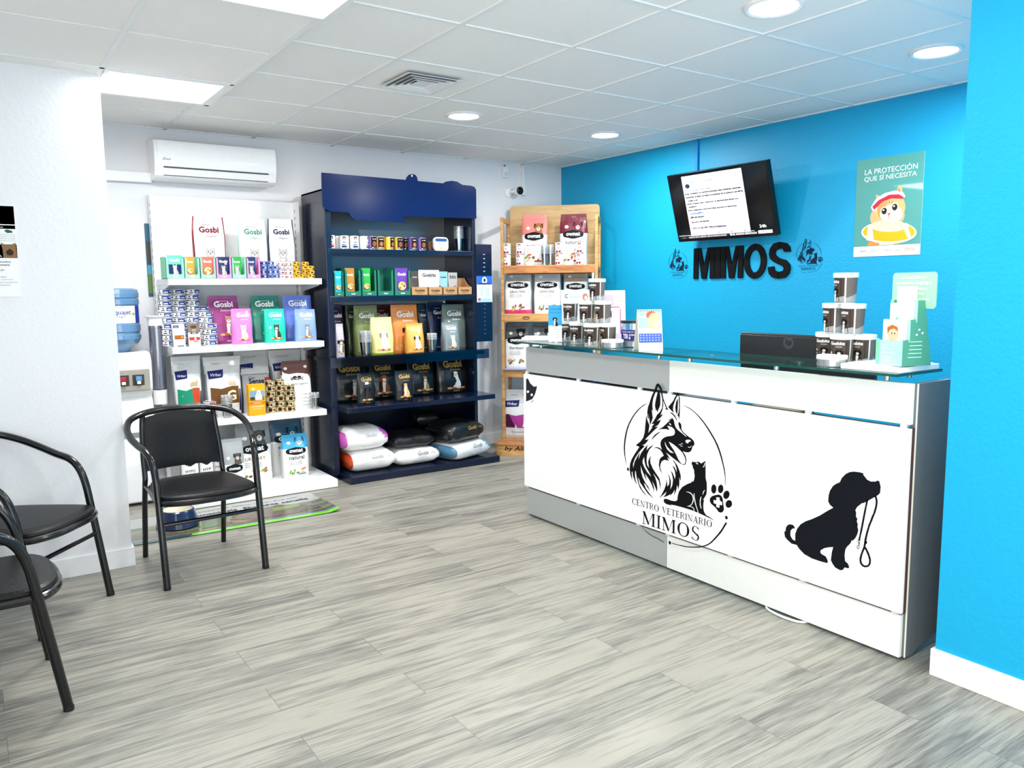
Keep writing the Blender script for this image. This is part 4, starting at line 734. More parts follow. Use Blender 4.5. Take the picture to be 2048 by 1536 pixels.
# cup dispenser tube
q = atY(300, 700, 5.55)
cd = empty('cup_dispenser', (1.013, 5.64, 0.66), 0, 'clear plastic cup dispenser tube beside the water cooler', 'cup dispenser')
Mct = clear((.62, .63, .70), .12, 'tube', .1)
f = MB(); f.lathe([(.044, .09), (.046, .53)], Mct, 20, caps=False); f.build('tube', cd)
f = MB(); f.lathe([(.048, .52), (.050, .565), (.066, .58), (.066, .584), (.0001, .584)], M_white, 20); f.build('cap', cd)
f = MB(); f.lathe([(.044, 0), (.046, .095)], M_white, 20); f.box(-.025, .025, .0, .33, .03, .07, M_white); f.build('bracket', cd)
f = MB(); f.lathe([(.028, .1), (.036, .50)], mat('b9bac4', .5), 16); f.build('cups', cd)
# ================= FLOOR BANNER + BOWL =================
b4 = [atZ(680, 1022, .004), atZ(622, 984, .004), atZ(235, 1050, .004), atZ(262, 1092, .004)]
A0, B0 = Vector((.60, 4.715)), Vector((1.86, 4.69)); A1, B1 = Vector((.60, 5.255)), Vector((1.862, 5.245))
def bf(u, v, o):
    p = A0.lerp(B0, u).lerp(A1.lerp(B1, u), v); z = .0045 + .003 * math.sin(u * 14) * math.sin(v * 5) ** 2 + o + (.02 * max(0, (u - .93) / .07) ** 2 * (1 - v))
    return (p.x, p.y, max(.002, z))
bn = MB(); nu, nv = 40, 14
bands = [(0, .09, '73d02c'), (.09, .14, '6a6a90'), (.14, .20, '5f4c3a'), (.20, .62, '5f6650'), (.62, 1.0, 'a3a5a3')]
vl = sorted(set([0, .09, .14, .20, .3, .4, .5, .62, .7, .8, .9, 1.0]))
for j in range(len(vl) - 1):
    cc = [b[2] for b in bands if b[0] <= vl[j] < b[1]][0]
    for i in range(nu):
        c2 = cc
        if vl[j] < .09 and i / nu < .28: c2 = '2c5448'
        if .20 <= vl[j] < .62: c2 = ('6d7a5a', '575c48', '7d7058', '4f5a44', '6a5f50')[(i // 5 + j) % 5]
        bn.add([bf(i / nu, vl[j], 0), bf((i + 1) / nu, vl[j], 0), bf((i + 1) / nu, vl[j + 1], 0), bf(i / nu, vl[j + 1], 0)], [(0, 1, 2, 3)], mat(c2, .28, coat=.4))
Dt = ink('2a2c2e')
bn.flat([(.62, .20), (.95, .25), (.9, .5), (.78, .66), (.55, .6), (.5, .35)], mat('57452f', .3, coat=.4), bf, .001, .08); bn.flat([(.72, .42), (.86, .46), (.88, .56), (.74, .58)], mat('6f8a3a', .3, coat=.4), bf, .0015, .08)
bn.flat([(.36, .2), (.5, .22), (.46, .4), (.34, .36)], mat('4d6b3a', .3, coat=.4), bf, .001, .08); bn.flat([(.2, .12), (.55, .2), (.6, .14), (.3, .09)], mat('7d6a42', .3, coat=.4), bf, .001, .08)
put_text(bn, 'adiestra antiparasito externo mundo Zoel Con', .60, .86, Dt, bf, .0015, width=.62, height=.045); put_text(bn, 'Leishmaniosis  Ehrlichia canella', .62, .70, ink('3f4244'), bf, .0015, width=.66, height=.09, bold=.02); put_text(bn, 'Elanco', .93, .30, ink('5aa0e0'), bf, .0015, width=.07, height=.04)
bn.build('floor_banner', smooth=60, label='long printed banner with green edge lying on the floor behind chair', cat='banner')
bw = empty('pet_bowl', (.945, 4.965, .008), 0, 'navy pet bowl on the floor banner behind the black armchair', 'pet bowl')
f = MB(); f.lathe([(.118, 0), (.122, .004), (.118, .03), (.098, .094), (.092, .10), (.084, .10)], mat('14284f', .2, coat=.4), 32, caps=False); f.lathe([(.086, .099), (.07, .03), (.0001, .025)], mat('e6e0cc', .4), 32, caps=False); f.build('bowl_body', bw)
f = MB(); g3 = lambda u, v, o: ((.110 - (v - .03) * .31 + .003 + o) * math.sin(u / .11 + .45), -(.110 - (v - .03) * .31 + .003 + o) * math.cos(u / .11 + .45), v)
put_text(f, 'ADVANCE', .02, .05, ink('d8dee8'), g3, .001, width=.075, bold=.03)
for a in ((-.09, .06), (-.07, .065), (-.065, .08), (-.05, .075)): f.flat(ell(a[0], a[1], .004, .004, 6), ink('c8d0dc'), g3, .001)
f.build('bowl_lettering', bw, smooth=None)
# ================= PRODUCTS =================
def X_at(px, Y, z): return line_px((0, Y, z), (1, 0, 0), px=px)
def Z_at(py, X, Y): return line_px((X, Y, 0), (0, 0, 1), py=py)
class Bag:
    """pouch with flat bottom, bulging body and sealed top; local origin at base front centre, front to -Y"""
    def __init__(s, w, h, d, seed=0, top=0.92, amp=.004, n=2.6, flare=0.0, seal=.07, lean=0.0, tall=1.0):
        s.w, s.h, s.d, s.n, s.amp, s.seed, s.top, s.flare, s.seal, s.lean = w, h, d, n, amp, seed, top, flare, seal, lean
    def W(s, v): return s.w / 2 * (1 + s.flare * v - (1 - s.top) * max(0, (v - .55) / .45) ** 1.5 + .015 * math.sin(v * 9 + s.seed))
    def D(s, v):
        if v > 1 - s.seal: return .003
        k = (v / (1 - s.seal)); return max(.003, s.d / 2 * min(1, .82 + v * 3) * (1 - max(0, (k - .35) / .65) ** 1.7))
    def ce(s, v): return s.d / 2 * (.15 + .85 * (1 - v) ** .0 ) + s.lean * v * s.h
    def front(s, x, z, o=0.0):
        v = min(1, max(0, z / s.h)); W = s.W(v); D = s.D(v); u = max(-.999, min(.999, x / W))
        e = 1 - u * u; y = -D * (1 - abs(u) ** s.n) ** (1 / s.n)
        nz = noise.noise(Vector((x * 16 + s.seed * 7.1, z * 11, s.seed))) * s.amp * e * (1.0 if D > .004 else .5)
        return (x, s.ce(v) + y + nz - o, z)
    def shell(s, mb, bands, nseg=26):
        """bands: list of (v_upto, material, side material)"""
        vs = sorted(set([0, .015, .05, 1.0, 1 - s.seal, 1 - s.seal * .5] + [b[0] for b in bands] + [i / 14 for i in range(15)]))
        rows = []
        for v in vs:
            W, D = s.W(v), s.D(v); k = .96 if v == 0 else 1; r = []
            for i in range(nseg):
                t = 2 * math.pi * i / nseg; c, sn = math.cos(t), math.sin(t)
                x = W * k * math.copysign(abs(c) ** (2 / s.n), c)
                if sn < 0 and abs(c) < .999:
                    r.append(s.front(x, v * s.h))
                else: r.append((x, s.ce(v) + D * abs(sn) ** (2 / s.n), v * s.h))
            rows.append(r)
        for j in range(len(vs) - 1):
            vm = (vs[j] + vs[j + 1]) / 2; b = [x for x in bands if vm <= x[0]][0]
            for i in range(nseg):
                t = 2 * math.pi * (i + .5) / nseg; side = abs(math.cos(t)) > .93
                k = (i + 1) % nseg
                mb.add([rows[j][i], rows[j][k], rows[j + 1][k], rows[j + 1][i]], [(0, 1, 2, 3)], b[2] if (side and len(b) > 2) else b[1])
        mb.add(rows[0], [tuple(range(nseg))[::-1]], bands[0][1]); mb.add(rows[-1], [tuple(range(nseg))], bands[-1][1])
def fin(mb): return mb
BAGS = []
def weld(o):
    bm = bmesh.new(); bm.from_mesh(o.data); bmesh.ops.remove_doubles(bm, verts=bm.verts, dist=1e-5); bm.to_mesh(o.data); bm.free()
def finish_bag(mb, name, loc, rz, label, cat, group, rx=0.0):
    o = mb.build(name, loc=loc, rz=rz, smooth=50, rx=rx); 
    return tag(o, label, cat, group)
def gosbi(loc, rz, w, h, d, col, label, logo='f4f4f2', pic=None, kind='dog', sub='Exclusive', seed=1, lc='f4f4f2', group=None, side=None, name='pet_food_bag', lz=.74, px=0, dark=None, amp=.004, band=None, ps=.42, pz=.16, lx=0.0, top=.92, food=True):
    b = Bag(w, h, d, seed, amp=amp, top=top); mb = MB(); bm_ = foil(col, .36)
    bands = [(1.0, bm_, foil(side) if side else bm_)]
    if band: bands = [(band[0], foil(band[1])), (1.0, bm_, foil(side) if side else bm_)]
    b.shell(mb, bands); st = w / 6; fn = b.front; W = w / 2
    if lc: put_text(mb, 'Gosbi', lx * W, lz * h, ink(lc), fn, .0018, width=w * .60, bold=.035)
    lc = lc or 'd8d0a0'
    if sub: put_text(mb, sub, lx * W + w * .05, (lz - .085) * h, ink(lc), fn, .0018, width=w * .34, shear=.4)
    mb.flat([(lx * W - w * .2, (lz + .125) * h), (lx * W + w * .12, (lz + .125) * h), (lx * W + w * .12, (lz + .131) * h), (lx * W - w * .2, (lz + .131) * h)], ink(lc), fn, .0018)
    if pic:
        animal(mb, px * W, pz * h, ps * h, pic, fn, .0015, kind, *( [dark[0], dark[1]] if dark else []), st=st)
        if food:
            for a, c_ in ((-.22, 'c9a86a'), (-.08, 'b5543c'), (.07, 'd8c38a'), (.2, 'b98a4a')): mb.flat(ell(px * W + a * w, (pz - .005) * h, w * .085, h * .028, 8), ink(c_), fn, .0036, st)
    put_text(mb, 'Adult', px * W, .045 * h, ink(lc), fn, .0018, width=w * .2)
    return finish_bag(mb, name, loc, rz, label, 'pet food bag', group)
def dark_of(c): return '%02x%02x%02x' % tuple(int(int(c[i:i + 2], 16) * .55) for i in (0, 2, 4))
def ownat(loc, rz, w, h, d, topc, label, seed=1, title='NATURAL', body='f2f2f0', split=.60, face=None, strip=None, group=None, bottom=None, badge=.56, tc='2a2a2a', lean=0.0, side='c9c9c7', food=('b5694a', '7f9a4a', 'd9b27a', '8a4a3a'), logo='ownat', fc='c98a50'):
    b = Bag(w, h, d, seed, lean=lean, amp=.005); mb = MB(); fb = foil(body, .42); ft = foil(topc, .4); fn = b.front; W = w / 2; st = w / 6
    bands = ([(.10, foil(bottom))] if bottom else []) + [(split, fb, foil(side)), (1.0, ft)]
    b.shell(mb, bands)
    if face:
        fx, fz, q = .16 * w, (split + .13) * h, .17 * w
        mb.flat([(fx - q * .9, split * h - .01 * h), (fx - q * .8, fz - q * .4), (fx + q * .8, fz - q * .4), (fx + q * 1.1, split * h - .01 * h)], ink(face), fn, .0013, st)
        mb.flat(ell(fx, fz + q * .25, q * .85, q * .9, 18), ink(face), fn, .0016, st)
        for sg_ in (-1, 1): mb.flat([(fx + sg_ * q * .45, fz + q * .95), (fx + sg_ * q * 1.0, fz + q * 1.05), (fx + sg_ * q * 1.05, fz + q * .1), (fx + sg_ * q * .8, fz)], ink(dark_of(face)), fn, .0020, st)
        mb.flat(ell(fx, fz - q * .15, q * .42, q * .45, 12), ink('d9cfc4'), fn, .0024, st); mb.flat(ell(fx, fz + q * .02, q * .15, q * .11, 8), ink('151210'), fn, .0030)
        for sg_ in (-1, 1): mb.flat(ell(fx + sg_ * q * .38, fz + q * .38, q * .10, q * .10, 8), ink('151210'), fn, .0026)
    mb.flat(ell(-.24 * w, (split + .13) * h, .07 * w, .032 * h, 14), ink('f2f0ea'), fn, .0015, st)
    hx = [(-.38, .0), (-.33, .055), (-.05, .095), (.05, .095), (.33, .055), (.38, 0), (.33, -.055), (.05, -.095), (-.05, -.095), (-.33, -.055)]
    mb.flat([(a * w, (badge + q * .9) * h) for a, q in hx], ink('17191c'), fn, .0024, st)
    put_text(mb, logo, 0, (badge - .03) * h, ink('f8f8f8'), fn, .0034, width=w * .5, bold=.03)
    put_text(mb, title, 0, (badge - .19) * h, ink(tc), fn, .0018, width=w * .55, bold=.01)
    for k in range(3): put_text(mb, 'menu con pollo', -.05 * w, (badge - .25 - k * .035) * h, ink('8a8a88'), fn, .0018, width=w * .45)
    rnd = random.Random(seed)
    for k in range(9):
        mb.flat(ell((rnd.random() - .5) * .6 * w, (.10 + rnd.random() * .12) * h, w * (.04 + .05 * rnd.random()), h * .022, 8, rnd.random() * 90), ink(food[k % 4]), fn, .0018 + k * .0002, st)
    if strip: mb.flat([(0.02 * w, .07 * h), (.32 * w, .07 * h), (.32 * w, .10 * h), (.02 * w, .10 * h)], ink(strip), fn, .0042, st)
    return finish_bag(mb, 'pet_food_bag', loc, rz, label, 'pet food bag', group)
def virbac(loc, rz, w, h, d, band, label, band2=None, seed=3, let='', flare=.06, num=None, shapes=None):
    b = Bag(w, h, d, seed, top=1.02, flare=flare, amp=.006); mb = MB(); fn = b.front; st = w / 6; base = foil('c6c7c8', .3)
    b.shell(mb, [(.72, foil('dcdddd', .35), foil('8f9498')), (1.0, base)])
    mb.flat([(-.40 * w, .22 * h), (.40 * w, .22 * h), (.40 * w, .50 * h), (.2 * w, .51 * h), (-.1 * w, .47 * h), (-.40 * w, .50 * h)], ink(band), fn, .0015, st)
    if band2: mb.flat([(.12 * w, .30 * h), (.40 * w, .22 * h), (.40 * w, .50 * h), (.12 * w, .50 * h)], ink(band2), fn, .0022, st)
    for p in (shapes or []): mb.flat([(a * w, q * h) for a, q in p[1]], ink(p[0]), fn, .0026, st)
    mb.flat([(-.42 * w, .64 * h), (-.02 * w, .66 * h), (.0, .79 * h), (-.44 * w, .77 * h)], ink('1b2560'), fn, .002, st); put_text(mb, 'Virbac', -.215 * w, .685 * h, ink('f2f2f6'), fn, .003, width=w * .30, shear=.3)
    mb.flat([(.40 * w, .08 * h), (.46 * w, .08 * h), (.46 * w, .45 * h), (.42 * w, .45 * h)], ink('232c5c'), fn, .0022, st)
    mb.flat(rect(-.4 * w, .36 * w, .19 * h, .205 * h), ink('e8e8e8'), fn, .0026, st)
    if let: put_text(mb, let, .18 * w, .27 * h, ink('e4d9c2'), fn, .003, height=h * .17, bold=.03)
    if num: mb.flat(rect(-.38 * w, -.27 * w, .10 * h, .18 * h), ink('1b2560'), fn, .003, st); put_text(mb, num, -.325 * w, .115 * h, ink('f0f0f0'), fn, .0036, height=h * .05)
    put_text(mb, 'Veterinary HPM', -.1 * w, .87 * h, ink('6b6e70'), fn, .0018, width=w * .4); put_text(mb, 'Gatos esterilizados', -.02 * w, .125 * h, ink('3d4043'), fn, .0018, width=w * .42)
    return finish_bag(mb, 'pet_food_bag', loc, rz, label, 'pet food bag', 'pet food bags with blue badge')
def place(xl, xr, yt, Y, z, py=None):
    """pixel columns and top row of a thing standing at depth Y on height z -> (x, w, h)"""
    xa, xb = X_at(xl, Y, z), X_at(xr, Y, z); xc = (xa + xb) / 2
    return xc, xb - xa, Z_at(yt, xc, Y) - z
def clampx(x, w_, z):
    lo, hi = (2.192, 3.372) if x > 2.13 else (1.080, 2.09)
    a, b = max(lo, x - w_ / 2), min(hi, x + w_ / 2)
    return (a + b) / 2, b - a
def bagloc(xl, xr, yt, Yf, z):
    x, w_, h_ = place(xl, xr, yt, Yf + .02, z)
    if x - w_ / 2 > 1.9 or x < 1.9: x, w_ = clampx(x, w_, z)
    return (x, Yf, z + .0005), w_, h_
# ---- white shelf 1 : bags
for (xl, xr, yt, Yf, c_, sc_, lab, sd) in ((390, 456, 433, 5.68, 'f0efec', '8a1c28', 'white cat food bag with dark red logo on the top white shelf', 1), (481, 540, 438, 5.68, 'f0f1ee', '9fd8bc', 'white cat food bag with green logo on the top white shelf', 2), (540, 594, 438, 5.66, 'eeeeee', '22264a', 'white cat food bag with navy logo on the top white shelf', 3)):
    l, w_, h_ = bagloc(xl, xr, yt, Yf, Z1); lc = {'8a1c28': '7a1626', '9fd8bc': '4a8f72', '22264a': '1c2148'}[sc_]
    gosbi(l, 0, w_, h_, .085, c_, lab, pic='b8b6b2', kind='cat', sub='Original', lc=lc, side=sc_ if sd != 2 else 'bfe0d0', seed=sd, group='white cat food bags on the top white shelf', pz=.10, ps=.42, food=False, dark=('d9d7d3', '5a5856'))
# ---- display cartons with pouches
def carton(loc, w, h, d, col, label, group, inner='c9cdca', cut=.17, txt='Gosbi', tcol='f0f0ee', slope=.0):
    e = empty('display_carton', loc, 0, label, 'display carton', group); t = .002; m = mat(col, .6); mi = mat(inner, .7)
    f = MB(); f.box(-w / 2, w / 2, 0, d, 0, t, mi); f.box(-w / 2, w / 2, d - t, d, 0, h, m)
    for x in (-w / 2, w / 2 - t): f.prism([(0, 0), (0, h * .94), (d * .25, h), (d, h), (d, 0)], x, x + t, m, lambda u, v, a: (a, u, v))
    f.build('tray', e, smooth=None)
    f = MB(); k = w * .13; z1 = h * cut; r = .008
    f.prism([(-w / 2, 0), (w / 2, 0), (w / 2, h * .94), (w / 2 - k, h * .90), (w / 2 - k, z1 + r), (w / 2 - k - r, z1), (-w / 2 + k + r, z1), (-w / 2 + k, z1 + r), (-w / 2 + k, h * .90), (-w / 2, h * .94)], 0, t, m, lambda u, v, a: (u, a, v))
    put_text(f, txt, 0, z1 * .35, ink(tcol), lambda u, v, o: (u, -.0004 - o, v), 0, width=w * .25, bold=.03)
    f.build('front_panel', e, smooth=None); return e
def pouch(loc, w, h, col, label, pic=None, txt='Gosbi', kind='food', group=None, d=.018, seed=1, body=None, tc='f4f4f2'):
    b = Bag(w, h, d, seed, top=1.0, amp=.0015, seal=.08, n=2.2); mb = MB(); b.shell(mb, [(1.0, foil(col, .3))], 18); fn = b.front
    put_text(mb, txt, 0, h * .72, ink(tc), fn, .0012, width=w * .66, bold=.03)
    if kind == 'food':
        mb.flat(ell(0, h * .33, w * .36, w * .36, 18), ink('2a201a'), fn, .0012, w / 4); mb.flat(ell(0, h * .34, w * .32, w * .32, 16), ink('d8b27e'), fn, .0017, w / 4)
        for k, c_ in enumerate(('b5653c', 'efe0c0', '8a4a2c', 'e3c48a', '7d9a4a')): mb.flat(ell((k % 3 - 1) * w * .16, h * (.27 + .07 * (k // 2)), w * .09, w * .07, 8), ink(c_), fn, .0022)
    elif kind: 
        if body: mb.flat(rect(-.42 * w, .42 * w, h * .17, h * .60), ink(body), fn, .0012, w / 4)
        animal(mb, 0, h * .12, h * .48, pic or 'a8a6a4', fn, .0017, kind)
    return finish_bag(mb, 'pet_food_pouch', loc, 0, label, 'pet food pouch', group)
BX = [(333, 370, '86d6ae', 'mint green', '5ccf9c', 'navy and green pouch with a grey cat', 'cat', '1d2a58'), (370, 401, '8edab2', 'mint green', 'ef8a1c', 'orange pouch', 'food', None), (401.5, 433, '84d8b0', 'mint green', 'e8604a', 'coral red pouch', 'food', None), (433, 464.6, 'd48ac0', 'pink and dark red', '1c2350', 'navy pouch with grey cat', 'cat', None), (464.6, 494, '8cdab4', 'mint green', '2a9a3c', 'bright green pouch', 'cat', None), (494, 522, 'dd92c6', 'pink', '1f2c60', 'navy pouch hardly visible', 'cat', None)]
for k, (xl, xr, cc, cn, pc, pn, kd, bd) in enumerate(BX):
    x, w_, h_ = place(xl, xr, 513, 5.462, Z1); ti = ['leftmost', 'second from the left', 'third from the left', 'fourth from the left', 'fifth from the left', 'rightmost'][k]
    carton((x, 5.46, Z1 + .0004), w_ * .985, h_, .17, cc, f'{cn} display carton on the top white shelf, {ti}', 'display cartons on the top white shelf')
    pw_ = w_ * (.80 if k in (0, 2, 3) else .62); px_ = x - (0 if k in (0, 2, 3) else w_ * .12)
    pouch((px_, 5.468 if k != 0 else 5.4645, Z1 + .004), pw_, h_ * (.96 if k else 1.03), pc, f'{pn}, {ti} carton, top white shelf', kind=kd, body=bd, group='pouches in the cartons on the top white shelf', seed=k)
# ---- cans
def can(name, r, h, bodyc, label, cat, marks, loc=(0, 0, 0), rz=0.0, group=None, rim='c4c6c8'):
    e = empty(name, loc, rz, label, cat, group); mr = mat(rim, .25, .85)
    f = MB(); f.lathe([(r * .94, 0), (r, .0015), (r * .99, .004), (r * .99, h - .004), (r, h - .0015), (r * .93, h), (r * .88, h - .003), (.0001, h - .003)], [mr, mr, mat(bodyc, .4), mr, mr, mr, mr], 24, caps=False); f.build('can_body', e)
    f = MB(); fn = lambda u, v, o: ((r * .99 + .0006 + o) * math.sin(u / r), -(r * .99 + .0006 + o) * math.cos(u / r), v)
    for mk in marks:
        if mk[0] == 'R': f.flat(rect(mk[2] * r, mk[3] * r, mk[4] * h, mk[5] * h), ink(mk[1]), fn, .0003 * (1 + len(mk) - 6), r * .25)
        elif mk[0] == 'T': put_text(f, mk[2], mk[3] * r, mk[4] * h, ink(mk[1]), fn, .0012, width=mk[5] * r, bold=.03)
        elif mk[0] == 'E': f.flat(ell(mk[2] * r, mk[3] * h, mk[4] * r, mk[5] * h, 12), ink(mk[1]), fn, .0008, r * .25)
    f.build('can_label', e, smooth=None); return e
HP = [('R', '2b3d86', -.10, 1.25, .22, .86), ('T', 'f2f4fa', 'HPM', .35, .34, .60), ('E', 'f2f4fa', 1.0, .62, .12, .12), ('E', '2a2a2e', -1.35, .60, .22, .14), ('R', '3a3d48', -.85, -.3, .25, .42), ('E', '3a3d48', -.55, .68, .14, .12), ('R', '9aa0ac', 1.35, 1.7, .3, .4)]
HPR = [('R', 'c03a30', -.25, .75, .25, .84), ('T', 'f8f0f0', 'HPM', .2, .36, .55), ('R', '3a3d48', -.85, -.4, .25, .42), ('E', '2a2a2e', -1.2, .60, .2, .16), ('E', '8a2a26', 1.2, .55, .2, .2)]
proto = can('food_can', .0445, .0372, 'eceef0', 'x', 'food can', HP, group='white cans with blue lettering on the second white shelf')
protor = can('food_can', .0425, .040, 'f0f0f0', 'x', 'food can', HPR, group='white cans with red lettering on the third white shelf')
used = set()
def stack(pr, n, x, Y, z, hh, namefn, rzs=None, rnd=random.Random(5), i0=0):
    for i in range(n):
        loc = (x + rnd.uniform(-.0015, .0015), Y + rnd.uniform(-.0015, .0015), z + i * (hh + .0003)); rz = rzs[i % len(rzs)] if rzs else rnd.uniform(-.5, .3)
        lab = namefn(i, n)
        if pr.name not in used: used.add(pr.name); pr.location = loc; pr.rotation_euler = (0, 0, rz); pr['label'] = lab
        else: dup(pr, loc, rz, lab)
COLN = [('first column from the left', 333.7, 5.63, 10), ('second column from the left', 362, 5.63, 10), ('third column from the left', 389, 5.63, 10), ('fourth column from the left', 406, 5.60, 7), ('fifth column from the left', 414, 5.545, 6), ('rightmost column', 421, 5.505, 4)]
for cn, px_, Y, n in COLN:
    Yq = {333.7: 5.64, 362: 5.64, 389: 5.64, 406: 5.585, 414: 5.555, 421: 5.505}[px_]
    if px_ == 406: Yq = 5.66; px_ = 409
    if px_ == 414: Yq = 5.585
    if px_ == 421: Yq = 5.502
    stack(proto, n, X_at(px_, Yq - .04, Z2 + .2), Yq, Z2 + .0005, .0372, lambda i, n, cn=cn: f'white can with blue lettering, {level(i, n)} of the {cn}')
for cn, px_, Y, n in (('left red lettered stack', 388, 5.52, 3), ('right red lettered stack', 419.5, 5.53, 3)):
    stack(protor, n, X_at(px_, Y, Z3 + .1), Y, Z3 + .0005, .040, lambda i, n, cn=cn: f'white can with red lettering, {level(i, n)} in the {cn}')
# small cans top white shelf
def small(col, mk, rim='c9b36a'): return can('food_can', .0245, .0292, col, 'x', 'food can', mk, rim=rim)
pb = small('5f78b4', [('R', '2d3f80', -.9, .9, .3, .7), ('E', 'dfe6f4', 0, .5, .25, .2)], 'b9bec8'); pp = small('eac9cc', [('R', 'f6eeee', -1.2, 1.2, .55, .85), ('R', '5a2a38', .5, 1.1, .2, .5), ('E', 'a05a5a', -.5, .4, .3, .15)], 'c9c9cc'); pg = small('e2b23c', [('R', '3d2e16', .0, .7, .25, .55), ('E', '4a3516', -.6, .6, .3, .18), ('E', 'f6e6b0', .9, .5, .2, .2)], 'd8a030')
for pr_, cn_, cols in ((pb, 'blue', [(527, 4, 5.53), (541, 4, 5.53), (550.5, 3, 5.485)]), (pp, 'pink and white', [(560, 4, 5.53), (575.5, 4, 5.53), (565, 1, 5.482)]), (pg, 'gold', [(593, 4, 5.53), (611, 4, 5.53), (621, 3, 5.485), (603, 1, 5.485)])):
    pr_['group'] = f'small {cn_} cans on the top white shelf'
    for j, (px_, n, Y) in enumerate(cols):
        pos = ['left back', 'right back', 'front', 'single front'][j] if cn_ != 'pink and white' else ['left back', 'right back', 'single front'][j]
        stack(pr_, n, X_at(px_, Y, Z1 + .06), Y, Z1 + .0005, .0292, lambda i, n, cn_=cn_, pos=pos: f'small {cn_} can, {level(i, n)} of {pos} pile, top white shelf', rzs=[0.1, -.3, .25, -.1])
# black gold cans third shelf
pk = can('food_can', .033, .0372, 'cdbf96', 'x', 'food can', [('R', '241e16', -1.1, -.35, .2, .85), ('R', '30281c', .1, .9, .25, .7), ('E', 'b9603c', -.1, .55, .18, .2), ('E', 'f0e6c8', .6, .5, .2, .15)], rim='b8a878', group='black and gold cans on the third white shelf')
for px_, n, Y, cn in ((541.5, 6, 5.56, 'left'), (561, 6, 5.555, 'middle'), (580.5, 5, 5.525, 'right')):
    stack(pk, n, X_at(px_, Y, Z3 + .1), Y, Z3 + .0005, .0372, lambda i, n, cn=cn: f'black and gold can, {level(i, n)} of the {cn} stack, third white shelf', rzs=[.2, -.4, .5, 0])
# ---- cups
Mcup = clear((.90, .92, .93), .22, 'cup', .08)
def cup(r0, r1, h, label, loc, fill=None):
    e = empty('plastic_cup', loc, 0, label, 'plastic cup'); f = MB()
    f.lathe([(.0001, .001), (r0, .001), (r0, 0), (r1, h), (r1 + .002, h), (r1 + .0022, h - .0025), (r1 + .0003, h - .003)], Mcup, 20, caps=False); f.build('cup_body', e)
    f = MB(); f.tube([(math.cos(a) * (r1 + .0012), math.sin(a) * (r1 + .0012), h - .001) for a in [2 * math.pi * i / 20 for i in range(20)]], .0016, mat('d5dadc', .2, coat=.5), 6, closed=True); f.build('cup_rim', e)
    if fill: f = MB(); f.lathe([(r0 * .95, .002), (r1 * .9, h * .72), (.0001, h * .72)], mat(fill, .8, 0, .6, 120), 14); f.build('cup_filling', e)
    return e
def cupstack(xc, Y, z, n, r1, h, pitch, where, loc=None, fill=None):
    base = Vector(loc or (xc, Y, z)); p = cup(r1 * .72, r1, h, f'clear plastic cup at the foot of stack {where}', base + Vector((0, 0, .0005))); g_ = 'clear plastic cups ' + where; p['group'] = g_
    for i in range(1, n - 1 if fill else n): dup(p, base + Vector((0, 0, .0005 + i * pitch)), 0, f'clear cup, {level(i, n)} of stack {where}', g_)
    if fill: t_ = cup(r1 * .72, r1, h, f'filled clear plastic cup topping the stack {where}', base + Vector((0, 0, .0005 + (n - 1) * pitch)), fill); t_['group'] = g_
cupstack(X_at(455, 5.50, Z3), 5.50, Z3, 6, .036, .10, .0105, 'by brown bag, third white shelf', fill='6f5a3c')
cupstack(X_at(631, 5.50, Z3), 5.50, Z3, 4, .0285, .090, .010, 'right end, third white shelf', fill='3f5a4a')
cupstack(X_at(918, 5.62, N1), 5.62, N1, 12, .0385, .11, .0085, 'right end, top navy shelf')
cupstack(X_at(732, 5.46, N3), 5.46, N3, 10, .0425, .115, .0085, 'by olive bag, middle navy shelf')
cupstack(X_at(864.5, 5.46, N3), 5.46, N3, 6, .038, .11, .0085, 'by orange bags, middle navy shelf', fill='3a2f2a')
# ---- white shelf 2 bags
def small_pack(loc, rz, w, h, d, kind, label):
    b = Bag(w, h, d, 4, top=1.0, amp=.001, seal=.05, n=5); mb = MB(); fn = b.front
    if kind == 'v':
        b.shell(mb, [(1.0, mat('f0f0ee', .45), mat('9aa0ad', .5))]); st = w / 5
        mb.flat(rect(-.4 * w, .05 * w, .82 * h, .93 * h), ink('202a66'), fn, .0012); put_text(mb, 'Virbac', -.18 * w, .85 * h, ink('f0f0f4'), fn, .0022, width=w * .3)
        mb.flat(rect(-.38 * w, .36 * w, .34 * h, .52 * h), ink('9a5a24'), fn, .0012, st); put_text(mb, 'Cat', .25 * w, .68 * h, ink('6a6e72'), fn, .0012, width=w * .25); mb.flat(rect(.42 * w, .46 * w, .1 * h, .75 * h), ink('232c62'), fn, .0012); mb.flat(rect(-.2 * w, .3 * w, .03 * h, .07 * h), ink('2a3170'), fn, .0012); mb.flat(ell(.2 * w, .43 * h, .08 * w, .06 * h, 10), ink('c88a50'), fn, .0020)
    else:
        b.shell(mb, [(.62, mat('f2ede6', .45), mat('8d7f6c', .5)), (1.0, mat('6d5f52', .45))]); st = w / 5
        mb.flat(ell(0, .86 * h, .25 * w, .07 * h, 12), ink('4a372a'), fn, .0012, st); mb.flat(rect(-.15 * w, .15 * w, .68 * h, .78 * h), ink('a08a7c'), fn, .0014); mb.flat(rect(-.32 * w, .32 * w, .56 * h, .63 * h), ink('42444a'), fn, .0014, st)
        mb.flat(rect(-.42 * w, .42 * w, .28 * h, .42 * h), ink('c33a34'), fn, .0012, st); mb.flat(ell(.05 * w, .35 * h, .08 * w, .06 * h, 10), ink('f6e8e0'), fn, .0020); mb.flat(rect(-.1 * w, .3 * w, .20 * h, .25 * h), ink('d8685a'), fn, .0012, st); put_text(mb, "Hill's", 0, .575 * h, ink('f0f0f0'), fn, .002, width=w * .3)
    return finish_bag(mb, 'pet_food_box', loc, rz, label, 'pet food pack', None)
